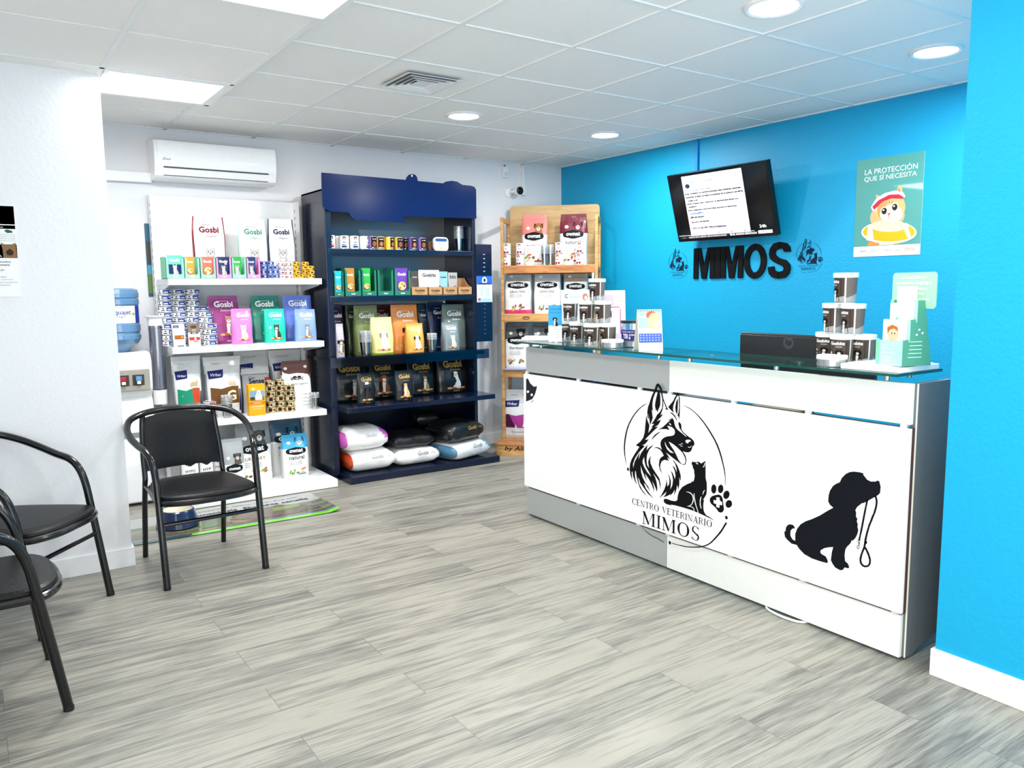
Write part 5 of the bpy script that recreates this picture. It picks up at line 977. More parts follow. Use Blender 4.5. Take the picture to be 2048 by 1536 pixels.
l, w_, h_ = bagloc(338, 373, 648, 5.475, Z2); small_pack(l, 0, w_ * .93, h_, .075, 'v', 'small white and brown pet food pack left on the second white shelf')
l, w_, h_ = bagloc(375, 403, 648, 5.475, Z2); small_pack(l, 0, w_ * .9, h_, .05, 'h', 'small brown topped pack with a red band on second white shelf')
for (xl, xr, yt, Yf, c_, lab, sd, pc, ps, lx, px) in ((420, 483, 591.5, 5.60, '8f2c74', 'large plum purple cat food bag on the second white shelf', 1, 'a98a70', .40, .0, .25), (465, 507, 617.4, 5.475, 'd678c4', 'small bright pink cat food bag in front of plum one', 2, 'e8d0b8', .42, .1, .05), (504, 565, 591.5, 5.60, '0d7560', 'large dark green cat food bag on the second white shelf', 3, '6a5040', .40, -.05, .3), (531, 573, 617.8, 5.475, '16c8a8', 'small turquoise cat food bag in front of the dark green', 4, '4a4038', .42, .05, .05), (569, 629, 591, 5.60, '5d78cc', 'large blue cat food bag on the second white shelf', 5, '8a7a70', .40, .0, .2), (592, 634, 618.8, 5.475, '88a4e4', 'small light blue cat food bag in front of large blue', 6, '8c8c90', .42, .05, .05)):
    l, w_, h_ = bagloc(xl, xr, yt, Yf, Z2)
    gosbi(l, 0, w_, h_, .10 if w_ > .18 else .07, c_, lab, kind='cat', pic=pc, seed=sd, group='coloured cat food bags on the second white shelf', lx=lx, px=px, ps=ps, pz=.14 if w_ < .18 else .2, lz=.76)
# ---- white shelf 3
for (xl, xr, yt, Yf, band, b2, let, num, lab, sd, shp) in ((476, 546, 699, 5.72, '5a5f66', None, '', None, 'silver pet food bag standing behind the grey bag', 5, None), (545, 609, 700, 5.70, '6a3226', None, '', None, 'silver pet food bag standing behind the brown and white bag', 6, None), (330, 410, 714, 5.53, '1f8a6a', 'c04a2a', '', '1', 'silver bag with green and orange band, leftmost on the third shelf', 3, [('b9a878', [(.05, .56), (.12, .60), (.28, .60), (.36, .64), (.34, .56), (.3, .52), (.28, .54), (.14, .54), (.1, .51)])]), (414, 489, 714, 5.55, '6a4a26', None, 'G', None, 'silver bag with brown band and letter G on third shelf', 4, [('c9b088', [(.1, .55), (.15, .59), (.3, .58), (.34, .52), (.15, .53)])])):
    l, w_, h_ = bagloc(xl, xr, yt, Yf, Z3); virbac(l, 0, w_ * .93, h_ if Yf < 5.6 else min(h_, .43), .12, band, lab, b2, sd, let, num=num, shapes=shp)
l, w_, h_ = bagloc(486, 546, 737, 5.60, Z3); b = Bag(w_, h_, .10, 2, amp=.003); mb = MB(); b.shell(mb, [(.86, foil('a9aaac'), foil('4a4c50')), (1.0, foil('bcbdbf'))]); fn = b.front
put_text(mb, 'Sense', 0, .66 * h_, ink('17181a'), fn, .0018, width=w_ * .5, bold=.03); put_text(mb, 'Diet', -.03, .76 * h_, ink('17181a'), fn, .0018, width=w_ * .2); mb.flat(rect(.28 * w_, .44 * w_, .68 * h_, .78 * h_), ink('c23a30'), fn, .0018); mb.flat(rect(-w_ * .42, w_ * .42, .86 * h_, .87 * h_), ink('3a3b3e'), fn, .0018, w_ / 6)
finish_bag(mb, 'pet_food_bag', l, 0, 'grey pet food bag behind the yellow box on third shelf', 'pet food bag', None)
l, w_, h_ = bagloc(567, 625, 722, 5.56, Z3); b = Bag(w_, h_, .10, 6, amp=.002, n=4); mb = MB(); b.shell(mb, [(.72, foil('f2f2f2', .45)), (1.0, foil('5a2a1e', .4))]); fn = b.front
mb.flat([(-.47 * w_, .70 * h_), (-.47 * w_, .80 * h_), (-.4 * w_, .76 * h_), (-.25 * w_, .735 * h_), (0, .75 * h_), (.25 * w_, .735 * h_), (.38 * w_, .70 * h_)], foil('f2f2f2', .45), fn, .0012, w_ / 6); mb.flat([(.38 * w_, .722 * h_), (.46 * w_, .72 * h_), (.47 * w_, .62 * h_)], foil('5a2a1e', .4), fn, .0016, w_ / 6)
put_text(mb, 'SPECIFIC', 0, .61 * h_, ink('17181a'), fn, .002, width=w_ * .44, bold=.04); mb.flat(rect(-.13 * w_, -.01 * w_, .66 * h_, .69 * h_), ink('17181a'), fn, .002); mb.flat(rect(.02 * w_, .14 * w_, .66 * h_, .69 * h_), ink('17181a'), fn, .002); put_text(mb, 'Digestive Support', 0, .50 * h_, ink('222224'), fn, .002, width=w_ * .72)
for u, v in ((-.35, .85), (.33, .87), ): mb.flat(ell(u * w_, v * h_, .06 * w_, .03 * h_, 12), ink('f0e9e4'), fn, .002)
for k in range(4): put_text(mb, 'Canine', .22 * w_, (.30 - k * .075) * h_, ink('6a6a6c'), fn, .002, width=w_ * .2); mb.flat(arcband(.40 * w_, (.31 - k * .075) * h_, .03 * w_, .018 * h_, .02 * w_, .012 * h_, 0, 359, 10), ink('5a5a5c'), fn, .002)
finish_bag(mb, 'pet_food_bag', l, 0, 'brown topped white pet food bag right on the third shelf', 'pet food bag', None)
# yellow box
xa, w_, h_ = place(499.5, 532, 769, 5.462, Z3); e = empty('pet_food_box', (xa, 5.46, Z3 + .0005), 0, 'bright yellow box at the front edge of third white shelf', 'box')
MB().box(-w_ / 2, w_ / 2, 0, .06, 0, h_, mat('f0a806', .45)).build('carton', e, bevel=.001, smooth=None)
f = MB(); fn = lambda u, v, o: (u * w_, -.0006 - o, v * h_); f.flat(rect(-.5, .5, .45, .92), ink('f2b41c'), fn, 0); f.flat(rect(-.46, .46, .48, .80), ink('7fa0b8'), fn, .0004); f.flat(rect(-.46, .46, .48, .60), ink('8a7a3c'), fn, .0006)
f.flat([(-.1, .50), (-.12, .62), (-.02, .72), (.02, .82), (.1, .80), (.2, .83), (.22, .74), (.30, .6), (.3, .5)], ink('f4f2ec'), fn, .0010); f.flat(ell(.1, .72, .03, .02, 8), ink('333333'), fn, .0014); f.flat(ell(-.28, .56, .14, .05, 10), ink('4a3a2a'), fn, .0012); f.flat(ell(-.22, .86, .12, .045, 14), ink('f8dc8a'), fn, .0006)
f.flat(rect(-.5, .5, .36, .45), ink('e87818'), fn, .0004); put_text(f, 'COMPLETE', 0, .38, ink('fff0d0'), fn, .0010, width=.5, height=.045); put_text(f, 'SUPPLEMENTARY', .0, .27, ink('fff4d8'), fn, .0006, width=.8, height=.045); put_text(f, 'Dogs & cats', .0, .2, ink('fff4d8'), fn, .0006, width=.5, height=.035); f.build('box_print', e, smooth=None)
# ---- base white shelf
Yb = 5.36
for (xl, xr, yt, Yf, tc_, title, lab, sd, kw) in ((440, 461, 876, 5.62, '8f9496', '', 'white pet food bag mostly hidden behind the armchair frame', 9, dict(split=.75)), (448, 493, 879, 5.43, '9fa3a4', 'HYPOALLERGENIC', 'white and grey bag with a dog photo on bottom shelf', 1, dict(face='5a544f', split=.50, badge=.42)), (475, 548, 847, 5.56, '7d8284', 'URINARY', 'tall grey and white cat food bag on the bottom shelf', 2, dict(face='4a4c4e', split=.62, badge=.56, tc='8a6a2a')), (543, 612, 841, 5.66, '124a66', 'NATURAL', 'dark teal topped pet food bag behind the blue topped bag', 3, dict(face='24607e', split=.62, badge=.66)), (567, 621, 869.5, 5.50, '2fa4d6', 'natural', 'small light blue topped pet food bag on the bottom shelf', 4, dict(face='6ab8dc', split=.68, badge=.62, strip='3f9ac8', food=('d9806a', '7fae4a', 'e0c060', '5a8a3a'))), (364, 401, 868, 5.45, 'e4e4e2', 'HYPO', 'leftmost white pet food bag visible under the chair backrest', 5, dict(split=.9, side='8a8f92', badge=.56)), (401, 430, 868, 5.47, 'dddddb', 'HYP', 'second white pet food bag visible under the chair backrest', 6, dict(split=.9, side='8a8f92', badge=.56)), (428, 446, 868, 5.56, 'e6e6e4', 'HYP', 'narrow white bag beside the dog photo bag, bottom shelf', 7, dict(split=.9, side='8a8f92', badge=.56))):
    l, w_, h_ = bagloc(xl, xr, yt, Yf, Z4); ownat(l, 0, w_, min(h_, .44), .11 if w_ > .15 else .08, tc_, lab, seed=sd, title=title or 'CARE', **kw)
# ---- navy shelf 1 cans
def tall_can(px_, label, body, marks, Y=5.56): return None
HC = [('R', 'b01e30', -.75, .35, .10, .24), ('R', 'b01e30', -.75, .35, .28, .34), ('E', '2a2420', -.2, .80, .36, .13), ('E', 'f2ece2', -.2, .76, .16, .06), ('T', '24406e', "Hill's", -.2, .44, .7)]
HC2 = [('R', '24406e', -.75, .35, .10, .24), ('R', '24406e', -.75, .1, .28, .34), ('E', '6a4a34', -.2, .80, .36, .13), ('E', 'f2ece2', -.2, .76, .16, .06), ('T', '24406e', "Hill's", -.2, .44, .7)]
HY = [('R', '1c1614', -.75, .75, .08, .92), ('E', '8a4a38', 0, .42, .5, .20), ('E', 'c88a6a', 0, .42, .3, .11), ('R', 'e8e4dc', -.45, .45, .74, .80), ('R', 'f0ece4', -.6, .6, .12, .18)]
hp1 = can('tall_food_can', .0335, .098, 'f4f4f2', 'x', 'food can', HC, group='tall cans on the top navy shelf'); hp2 = can('tall_food_can', .0335, .098, 'f4f4f2', 'x', 'food can', HC2, group='tall cans on the top navy shelf')
hp3 = can('tall_food_can', .0335, .098, '7d62a8', 'x', 'food can', HY, group='tall cans on the top navy shelf'); hp4 = can('tall_food_can', .0335, .098, 'e8b83c', 'x', 'food can', HY, group='tall cans on the top navy shelf'); hp5 = can('tall_food_can', .0335, .098, '54438a', 'x', 'food can', HY, group='tall cans on the top navy shelf')
onm = ['first', 'second', 'third', 'fourth', 'fifth', 'sixth', 'seventh', 'eighth', 'ninth', 'tenth', 'eleventh', 'twelfth']
for k, (px_, pr_, Y, rz, dn_) in enumerate(((661, hp1, 5.53, .1, 'white and red'), (674, hp1, 5.60, 1.6, 'plain white'), (689, hp2, 5.53, -.2, 'white and blue'), (708.5, hp2, 5.53, .1, 'white and blue'), (728, hp2, 5.53, .9, 'white'), (744.5, hp3, 5.53, .1, 'lilac'), (760, hp4, 5.53, -.1, 'yellow and black'), (778, hp4, 5.53, .6, 'yellow'), (797, hp4, 5.53, .1, 'yellow and black'), (812, hp5, 5.60, -.3, 'dark purple'), (824, hp5, 5.53, .2, 'purple'), (843, hp3, 5.53, .1, 'lilac'))):
    stack(pr_, 1, X_at(px_, Y, N1 + .04), Y, N1 + .0005, .098, lambda i, n, k=k, dn_=dn_: f'{dn_} tall can, {onm[k]} from the left on the top navy shelf', rzs=[rz])
# pate trays
x, w_, h_ = place(868, 897, 474.5, 5.53, N1); e = empty('food_tray', (x, 5.53, N1 + .0008), 0, 'white rounded food tray standing on edge, top navy shelf', 'food tray')
f = MB(); f.prism(rrect(-w_ / 2, w_ / 2, 0, h_, .03, 6), 0, .022, mat('e8e6dc', .35), lambda u, v, a: (u, a, v)); f.build('tray_body', e, bevel=.003, smooth=None)
f = MB(); fn = lambda u, v, o: (u, -.0006 - o, v); f.flat(rrect(-w_ * .46, w_ * .46, h_ * .04, h_ * .96, .026, 6), ink('f4f2ea'), fn, 0); f.flat(rrect(-w_ * .40, w_ * .40, h_ * .68, h_ * .9, .01), ink('2c5a96'), fn, .0004); put_text(f, "Hill's", 0, h_ * .45, ink('23509a'), fn, .0005, width=w_ * .4); f.flat(ell(0, h_ * .2, w_ * .1, h_ * .05, 8), ink('b5a06a'), fn, .0005); f.build('tray_lid', e, smooth=None)
x, w_, h_ = place(856, 868, 482, 5.58, N1); e = empty('food_tray', (x + .012, 5.58, N1 + .0008), 0, 'pair of brown food trays behind the white rounded tray', 'food tray'); f = MB(); f.prism(rrect(-.035, .035, 0, h_, .02), 0, .03, mat('5f4a34', .5), lambda u, v, a: (u, a, v)); f.build('tray_body', e, smooth=None)
# ---- navy shelf 2
NB = [(658, 688.5, '1bb6d2', 'cyan pouch with a bowl of food', 'food'), (690.6, 723, 'b5802a', 'mustard pouch', 'food'), (724, 754, '2fae3c', 'bright green pouch', 'food'), (755.7, 788, None, None, None), (789.4, 821.6, '6a3aa4', 'purple pouch', 'food')]
for k, (xl, xr, pc, pn, kd) in enumerate(NB):
    x, w_, h_ = place(xl, xr, 536 if k else 542, 5.482, N2); x, w_ = clampx(x, w_, 0); ti = ['leftmost', 'second from the left', 'third from the left', 'fourth from the left, empty', 'fifth from the left'][k]
    carton((x, 5.48, N2 + .0004), w_ * .985, h_, .17, '17735f', f'dark green display carton on the second navy shelf, {ti}', 'dark green cartons on the second navy shelf')
    if pc: pouch((x - (0 if k in (0, 4) else w_ * .14), 5.488, N2 + .004), w_ * (.78 if k in (0, 4) else .58), h_ * .98, pc, f'{pn} in the dark green carton, {ti}', kind=kd, group='pouches in the dark green cartons', seed=k + 3)
KR = [(823, 856, '2a2622', 'dark'), (857, 885, 'f2f1ec', 'white'), (886, 915, '9cc4e0', 'light blue'), (916, 944, None, None)]
for k, (xl, xr, pc, pn) in enumerate(KR):
    x, w_, h_ = place(xl, xr, 574, 5.482, N2); ti = ['leftmost', 'second', 'third', 'rightmost'][k]; t = .003; m = mat('b48a5e', .75)
    e = empty('kraft_tray', (x, 5.48, N2 + .0004), 0, f'brown cardboard treat tray on the second navy shelf, {ti} of four', 'cardboard tray', 'brown cardboard trays on the second navy shelf')
    f = MB(); f.box(-w_ / 2, w_ / 2, 0, .17, 0, t, m); f.box(-w_ / 2, w_ / 2, .17 - t, .17, 0, h_ * 2.2, m)
    for a in (-w_ / 2, w_ / 2 - t): f.prism([(0, 0), (0, h_ * .95), (.06, h_ * 1.3), (.12, h_ * 2.2), (.17, h_ * 2.2), (.17, 0)], a, a + t, m, lambda u, v, a_: (a_, u, v))
    f.build('tray_body', e, smooth=None); f = MB(); f.box(-w_ / 2, w_ / 2, 0, t, 0, h_, m); put_text(f, 'Gosbits', 0, h_ * .42, ink('2c2018'), lambda u, v, o: (u, -.0005 - o, v), 0, width=w_ * .6, bold=.03); put_text(f, 'biscuits', 0, h_ * .22, ink('4c3828'), lambda u, v, o: (u, -.0005 - o, v), 0, width=w_ * .35); f.build('tray_front', e, smooth=None)
for (xl, xr, yt, pc, tcol, pn, txt, Yf) in ((824, 838, 542, '4a423c', 'cfc8c0', 'dark pouch in the leftmost cardboard tray', 'Gosbits', 5.50), (839, 880, 540, 'f0efe9', '26221e', 'large white treat pouch standing above the cardboard trays', 'Gosbits', 5.495), (879, 897, 543, '8fbcd8', '1d3f5c', 'light blue treat pouch in the cardboard trays', 'Gosbits', 5.52), (898, 916, 545, 'a9a9a6', '55534f', 'silver treat pouch in the third cardboard tray', 'bits', 5.525)):
    x, w_, h_ = place(xl, xr, yt, Yf, N2); pouch((x, Yf, N2 + .004), w_, h_ - .004, pc, pn, txt=txt, kind=None, tc=tcol, group='treat pouches in the cardboard trays')
# ---- navy shelf 3 bags
for (xl, xr, yt, Yf, c_, lab, sd, pc, kw) in ((652, 692, 609, 5.70, '3a2440', 'dark purple dog food bag at the left end of middle navy shelf', 1, None, dict(lx=.2)), (694, 725, 611, 5.76, '2f4428', 'dark green bag behind the olive bag on middle navy shelf', 2, None, dict(lx=-.0)), (712, 762, 611, 5.60, '76824e', 'olive green dog food bag on the middle navy shelf', 3, None, dict()), (752, 788, 609, 5.78, '4a1d20', 'maroon dog food bag behind the orange one', 4, None, dict(lx=-.1)), (786, 841, 609.4, 5.58, 'e08a3c', 'large orange dog food bag on the middle navy shelf', 5, '8a6a50', dict(px=-.0, ps=.42)), (838, 861, 609, 5.76, '1f2c3c', 'dark slate bag right of the large orange bag', 6, None, dict()), (857, 893, 604, 5.72, '16264e', 'navy blue dog food bag on the middle navy shelf', 7, None, dict(lx=.3)), (888, 944, 608.6, 5.58, '64716c', 'large grey green dog food bag on the middle navy shelf', 8, None, dict()),
                                         (661, 690, 648, 5.45, 'b8b4c4', 'small lilac grey puppy food bag on the middle navy shelf', 9, '7a5e48', dict(ps=.42)), (745, 790, 634.6, 5.47, 'ece596', 'pale yellow dog food bag in the middle of navy shelf', 10, 'f2f0ec', dict(lc=None, sub=None, ps=.5, band=(.08, 'a6b43c'), dark=('f6f2ec', '8a8680'))), (816, 851, 647, 5.455, 'eeac4e', 'small light orange bag in front of large orange one', 11, 'e6e0d8', dict(ps=.48, lc='f6dca8', sub=None)), (888, 921.5, 644.5, 5.455, '78878a', 'small grey bag in front of the large grey green bag', 12, 'd8d2c8', dict(ps=.42, kind='cat'))):
    l, w_, h_ = bagloc(xl, xr, yt, Yf, N3); kw.setdefault('kind', 'dog'); 
    if pc is None: kw['food'] = False
    gosbi(l, 0, w_, min(h_, .40), .11 if w_ > .15 else .07, c_, lab, pic=pc, seed=sd, group='dog food bags on the middle navy shelf', **kw)
# ---- navy shelf 4 : black bags
for (xl, xr, yt, Yf, lab, sd, pc, w2, kw) in ((667, 737, 722, 5.60, 'large black bag with a grey poodle, left on lower navy shelf', 1, '8c8c8c', 0, dict(px=.2)), (742, 795, 722, 5.62, 'large black bag with a brown eared papillon dog', 2, '9a5a3a', 0, dict(px=.0, ps=.5, dark=('f4efe8', '7a3a24'))), (817, 873, 722, 5.60, 'large black bag with a tan dog and gold lettering', 3, 'b08a5c', 0, dict(px=.15)), (877, 944, 717, 5.56, 'large black bag with a white dog, rightmost', 4, 'f2f0ea', 0, dict(px=.1, ps=.5)), (717, 751, 746, 5.40, 'small black bag with a black dog on lower navy shelf', 5, '2c2c2c', 0, dict(side='26272a', dark=('3a3836', '0a0a0a'))), (792, 828, 741, 5.38, 'small black bag with a golden retriever puppy', 6, 'e6b878', 0, dict(ps=.46))):
    l, w_, h_ = bagloc(xl, xr, yt, Yf, N4)
    gosbi(l, 0, w_, min(h_, .305), .11 if w_ > .18 else .07, '101114', lab, kind='dog', pic=pc, lc='b89a5a', seed=sd, group='black dog food bags on the lower navy shelf', amp=.006, **kw)
# ---- navy base : lying bags
def lying(xl, xr, Yf, z, w_add, h, dep, cols, label, txtc='a9a7a4', rz=0.0, name='pet_food_sack', logo='Gosbi', crump=.008, tilt=0.0):
    xa, xb = X_at(xl, Yf, z + h * .5), X_at(xr, Yf, z + h * .5); w_ = xb - xa + w_add; cx_ = (xa + xb) / 2
    body, left, right = cols; f = MB(); nx, na = 22, 24; seed = xl * .37
    rows = []
    for i in range(nx + 1):
        u = -1 + 2 * i / nx; k = (1 - abs(u) ** 7) ** .5; k = max(.62, k); r = []
        for j in range(na):
            t = 2 * math.pi * j / na; c_, s_ = math.cos(t), math.sin(t)
            yy = dep / 2 * (.86 + .14 * k) * math.copysign(abs(c_) ** .6, c_); zz = h / 2 * k * math.copysign(abs(s_) ** .75, s_)
            zz = max(zz, -h / 2 + .0005); x_ = u * w_ / 2
            nzz = noise.noise(Vector((x_ * 12 + seed, yy * 12, t))) * crump
            r.append((x_, dep / 2 - yy * -1 if False else dep / 2 + yy + nzz * (1 if c_ < 0 else 0), h / 2 + zz + (nzz if s_ > 0 else 0)))
        rows.append(r)
    mbod = foil(body, .42)
    for i in range(nx):
        u = -1 + 2 * (i + .5) / nx; m_ = foil(left) if (left and u < -.93) else (foil(right) if (right and u > .62) else mbod)
        for j in range(na):
            k = (j + 1) % na; t = 2 * math.pi * (j + .5) / na
            m2 = m_
            if right and u > .62 and not (math.sin(t) > (.9 - u) * 2.2): m2 = mbod
            f.add([rows[i][j], rows[i][k], rows[i + 1][k], rows[i + 1][j]], [(0, 1, 2, 3)], m2)
    f.add(rows[0], [tuple(range(na))[::-1]], foil(left or body)); f.add(rows[-1], [tuple(range(na))], foil(right or body))
    fn = lambda u, v, o: (u, -.0045 - crump * .35 - o, v)
    put_text(f, logo, .08 * w_, h * .62, ink(txtc), fn, .012 * .2, width=w_ * .26, bold=.02); put_text(f, 'Dog', .32 * w_, h * .62, ink(txtc), fn, .0024, width=w_ * .10); put_text(f, 'Mediterranean gourmet', .05 * w_, h * .22, ink(txtc), fn, .0024, width=w_ * .42, shear=.2)
    o = f.build(name, loc=(cx_, Yf, z + .001), rz=rz, smooth=60); weld(o)
    return tag(o, label, 'pet food sack', 'pet food sacks lying on the navy base')
N0 = N5
lying(704, 790, 5.36, N0, 0, .165, .37, ('f2f1ef', 'b8401c', None), 'white sack with orange red end lying on the navy base', rz=-.04)
lying(692, 777, 5.37, N0 + .158, 0, .175, .35, ('f3f2f1', 'c458b4', 'd870d0'), 'white sack with magenta ends on top of the orange one', rz=.0)
lying(797, 880, 5.36, N0, 0, .13, .34, ('eeedea', None, None), 'plain white sack lying in the middle of the navy base', txtc='6a6a68')
lying(792, 870, 5.40, N0 + .124, 0, .12, .31, ('14151a', None, None), 'flat black sack lying on the plain white sack', txtc='4a4030', crump=.014)
lying(903, 993, 5.315, N0, .0, .14, .34, ('f2f2f2', '4d7f9c', '6aa0bc'), 'white sack with steel blue ends at the right of navy base', rz=.30, txtc='7a8a96')
lying(897, 978, 5.33, N0 + .134, 0, .165, .32, ('111214', None, None), 'thick black sack with gold lettering on the steel blue one', txtc='b89a5a', crump=.01, rz=.30)
lying(836, 876, 5.64, N0 + .24, 0, .11, .2, ('1a1b1d', '0d0d0e', None), 'rolled dark sleeve like sack pushed in between the black sacks', txtc='1a1b1d', crump=.014, rz=-.25)
# ---- wooden rack products (local frame of the rack)
def WP(s, d, z): return SP0 + SW * s + SN * d + Vector((0, 0, z))
def s_at(px, d, z): return line_px(WP(0, d, z), SW, px=px)
def wplace(xl, xr, yt, d, z):
    a, b = s_at(xl, d, z), s_at(xr, d, z); c_ = (a + b) / 2; P = WP(c_, d, z); hh_ = line_px(P, (0, 0, 1), py=yt); return P, b - a, hh_
for (xl, xr, yt, d, z, tc_, lab, sd, kw) in ((1042, 1094, 428, .12, K1, 'e08078', 'salmon pink topped bag with a beagle on the wooden rack', 1, dict(face='a8683c', title='MONOPROTEIC', tc='b84038', split=.60, badge=.57, strip='c03a3a')), (1118, 1174, 427, .12, K1, '6a1428', 'burgundy topped bag on the top shelf of the wooden rack', 2, dict(face='7a3040', title='natural', split=.62, badge=.60, strip='7a1c34')),
    (1007, 1063, 545, .06, K2, 'aeb0b2', 'silver bag with pink bottom on the second rack shelf', 3, dict(title='GRAIN FREE', split=.82, badge=.72, bottom='d8487c', strip='d04a7a', side='9a9da0')), (1066, 1121, 547, .06, K2, 'b0b4b6', 'silver grain free bag in the middle of the rack', 4, dict(title='GRAIN FREE', split=.80, badge=.72)), (1125, 1176, 546, .08, K2, 'a2978a', 'taupe topped bag at the right on the second rack shelf', 5, dict(title='CLASSIC', split=.80, badge=.68)),
    (1008, 1058, 646, .06, K3, '5c5e60', 'grey cat food bag on the third rack shelf', 6, dict(face='2a2a2c', title='Sterilized', split=.64, badge=.62)), (1062, 1116, 646, .07, K3, '4f5658', 'second grey cat bag on the rack behind the desk end', 7, dict(face='30363a', title='Adult', split=.64, badge=.60))):
    P, w_, h_ = wplace(xl, xr, yt, d, z); ownat(P + Vector((0, 0, .0006)), SR, w_, min(h_, {K1: .46, K2: .335, K3: .41}[z]), .11, tc_, lab, seed=sd, **kw)
P, w_, h_ = wplace(1005, 1072, 781, .02, K0); virbac(P + Vector((0, 0, .0006)), SR, w_, h_, .12, 'a03c88', 'white and purple bag standing on the base of the rack', 'e070cc', 8, '', shapes=[('4a1a3c', [(-.4, .5), (-.3, .5), (-.12, .24), (-.4, .24)]), ('e9e6ea', [(.1, .24), (.2, .52), (.24, .52), (.34, .24)])])
P, w_, h_ = wplace(1094, 1107, 480, .15, K1)
hp6 = can('tall_food_can', .0335, .095, 'f4f4f2', 'x', 'food can', [('R', 'a01e38', -.8, .45, .08, .26), ('R', 'f4f4f2', -.25, -.12, .08, .26), ('E', '7a4a34', -.15, .80, .36, .12), ('E', 'f2ece2', -.15, .76, .16, .06), ('T', '24406e', "Hill's", -.15, .44, .6)], group='white and red cans on the top of the wooden rack')
for px_, cn in ((1014, 'far left pair'), (1040, 'second pair from the left'), (1118, 'third pair from the left'), (1159.5, 'rightmost pair')):
    P, _, _ = wplace(px_ - 8, px_ + 8, 480, .05, K1)
    for i in range(2):
        loc = P + Vector((0, 0, .0006 + i * .0955)); lab = f'white and red can, {"upper" if i else "lower"} of the {cn} on the rack'
        if hp6.name not in used: used.add(hp6.name); hp6.location = loc; hp6.rotation_euler = (0, 0, SR - .1); hp6['label'] = lab
        else: dup(hp6, loc, SR - .1 + .25 * i, lab)
for px_, n, nm in ((1089, 9, 'left one, wooden rack'), (1101, 9, 'right one, wooden rack')):
    P, _, _ = wplace(px_ - 5, px_ + 5, 480, .04 if n == 9 and px_ < 1095 else .09, K1); cupstack(0, 0, 0, n, .030, .10, .009, nm, loc=P, fill='d8ccd4')
P, w_, h_ = wplace(1008, 1050, 735, .0, K3)
f = MB(); f.box(-.10, .09, .0, .16, 0, .004, mat('8a90b8', .6)); f.box(-.08, .10, .004, .15, .004, .007, mat('a4a8c4', .6)); o = f.build('leaflets', loc=WP(.10, -.035, K3 + .0005), rz=SR, smooth=None, label='flat blue leaflets lying at the front of third rack shelf', cat='leaflet')
# ================= THINGS ON THE DESK =================
GT = GZ + .0006
def onglass(px, d=None, Y=None): return None
def tub(label, loc, rz):
    e = empty('treat_tub', loc, rz, label, 'treat tub', 'dog treat tubs stacked on the glass top'); h = .108; r0, r1 = .0375, .0435
    f = MB(); f.lathe([(r0, 0), (r0 + .001, .003), (r1, h)], mat('d9dbdc', .25), 28); f.build('tub_body', e)
    R_ = lambda v: r0 + .0016 + (r1 - r0 - .001) * v / h
    fn = lambda u, v, o: ((R_(v) + o) * math.sin(u / .04), -(R_(v) + o) * math.cos(u / .04), v)
    f = MB(); st = .012
    f.flat(rect(-.062, .028, .004, .101), ink('4a3e38'), fn, 0, st); f.flat(rect(.034, .11, .004, .101), ink('6d6660'), fn, 0, st)
    f.flat([(-.062, .006), (.028, .006), (.028, .030), (-.01, .022), (-.062, .014)], ink('9b9d9e'), fn, .0004, st); f.flat([(.034, .006), (.11, .006), (.11, .05), (.034, .022)], ink('9b9d9e'), fn, .0004, st)
    for k in range(5): f.flat(rect(-.058 + k * .018, -.056 + k * .018, .03, .098), ink('2e2622'), fn, .0004)
    put_text(f, 'Gosbits', -.020, .080, ink('f6f4f0'), fn, .0012, width=.056, bold=.03); put_text(f, 'biscuits', -.012, .071, ink('e8e4de'), fn, .0012, width=.022)
    animal(f, -.010, .004, .062, '1d1a19', fn, .0008, 'dog', chest='efe9e2', dark='0e0d0c')
    put_text(f, '80%', -.048, .046, ink('e8e4de'), fn, .0012, width=.014, bold=.03); put_text(f, '300g', -.048, .032, ink('d8d4ce'), fn, .0012, width=.013)
    for k in range(6): f.flat(rect(.042, .10, .086 - k * .010, .0875 - k * .010), ink('2e2a28'), fn, .0004)
    f.build('tub_label', e, smooth=None)
    f = MB(); f.lathe([(r1 + .001, h - .006), (r1 + .004, h - .005), (r1 + .0045, h + .010), (r1 + .002, h + .013), (r1 - .004, h + .011), (.0001, h + .011)], mat('f0f1f1', .3), 32); f.build('tub_lid', e)
    return e
TH = .1215
def gx(px, X, z): return line_px((X, 0, z), (0, 1, 0), px=px)
tp = None
def puttub(px, X, lv, rz, label, z0=GT):
    global tp
    z = z0 + lv * TH; y = gx(px, X, z + .05); loc = (X, y, z)
    if tp is None: tp = tub(label, loc, rz)
    else: dup(tp, loc, rz, label)
    return y
b_ = math.radians(-42)
for px, X, lv, dr, lab in ((1128, 2.94, 0, .5, 'treat tub at the far left of the bottom row in left pyramid'), (1155, 2.87, 0, -.1, 'treat tub second from left in the bottom row of left pyramid'), (1184, 2.805, 0, .0, 'treat tub third from left in the bottom row of left pyramid'), (1216, 2.875, 0, -.7, 'rightmost treat tub in the bottom row of left pyramid'), (1141, 2.91, 1, .0, 'left treat tub in the middle row of left pyramid'), (1174, 2.84, 1, -.1, 'centre treat tub in the middle row of left pyramid'), (1206, 2.86, 1, -.6, 'right treat tub in the middle row of left pyramid'), (1194, 2.865, 2, -.3, 'single treat tub topping the left pyramid')):
    puttub(px, X, lv, b_ + dr, lab)
puttub(1654, 2.965, 0, b_ - .25, 'left treat tub in the bottom row of right pyramid, behind tin'); puttub(1684, 2.875, 0, b_ - .25, 'middle treat tub of the bottom row in right pyramid')
puttub(1727, 2.93, 0, b_ - .55, 'rightmost treat tub in the bottom row of right pyramid'); puttub(1668, 2.94, 1, b_ - .95, 'left treat tub in the middle row of right pyramid'); puttub(1706, 2.90, 1, b_ - .9, 'right treat tub in the middle row of right pyramid'); puttub(1691, 2.90, 2, b_ - 1.05, 'single treat tub topping the right pyramid')
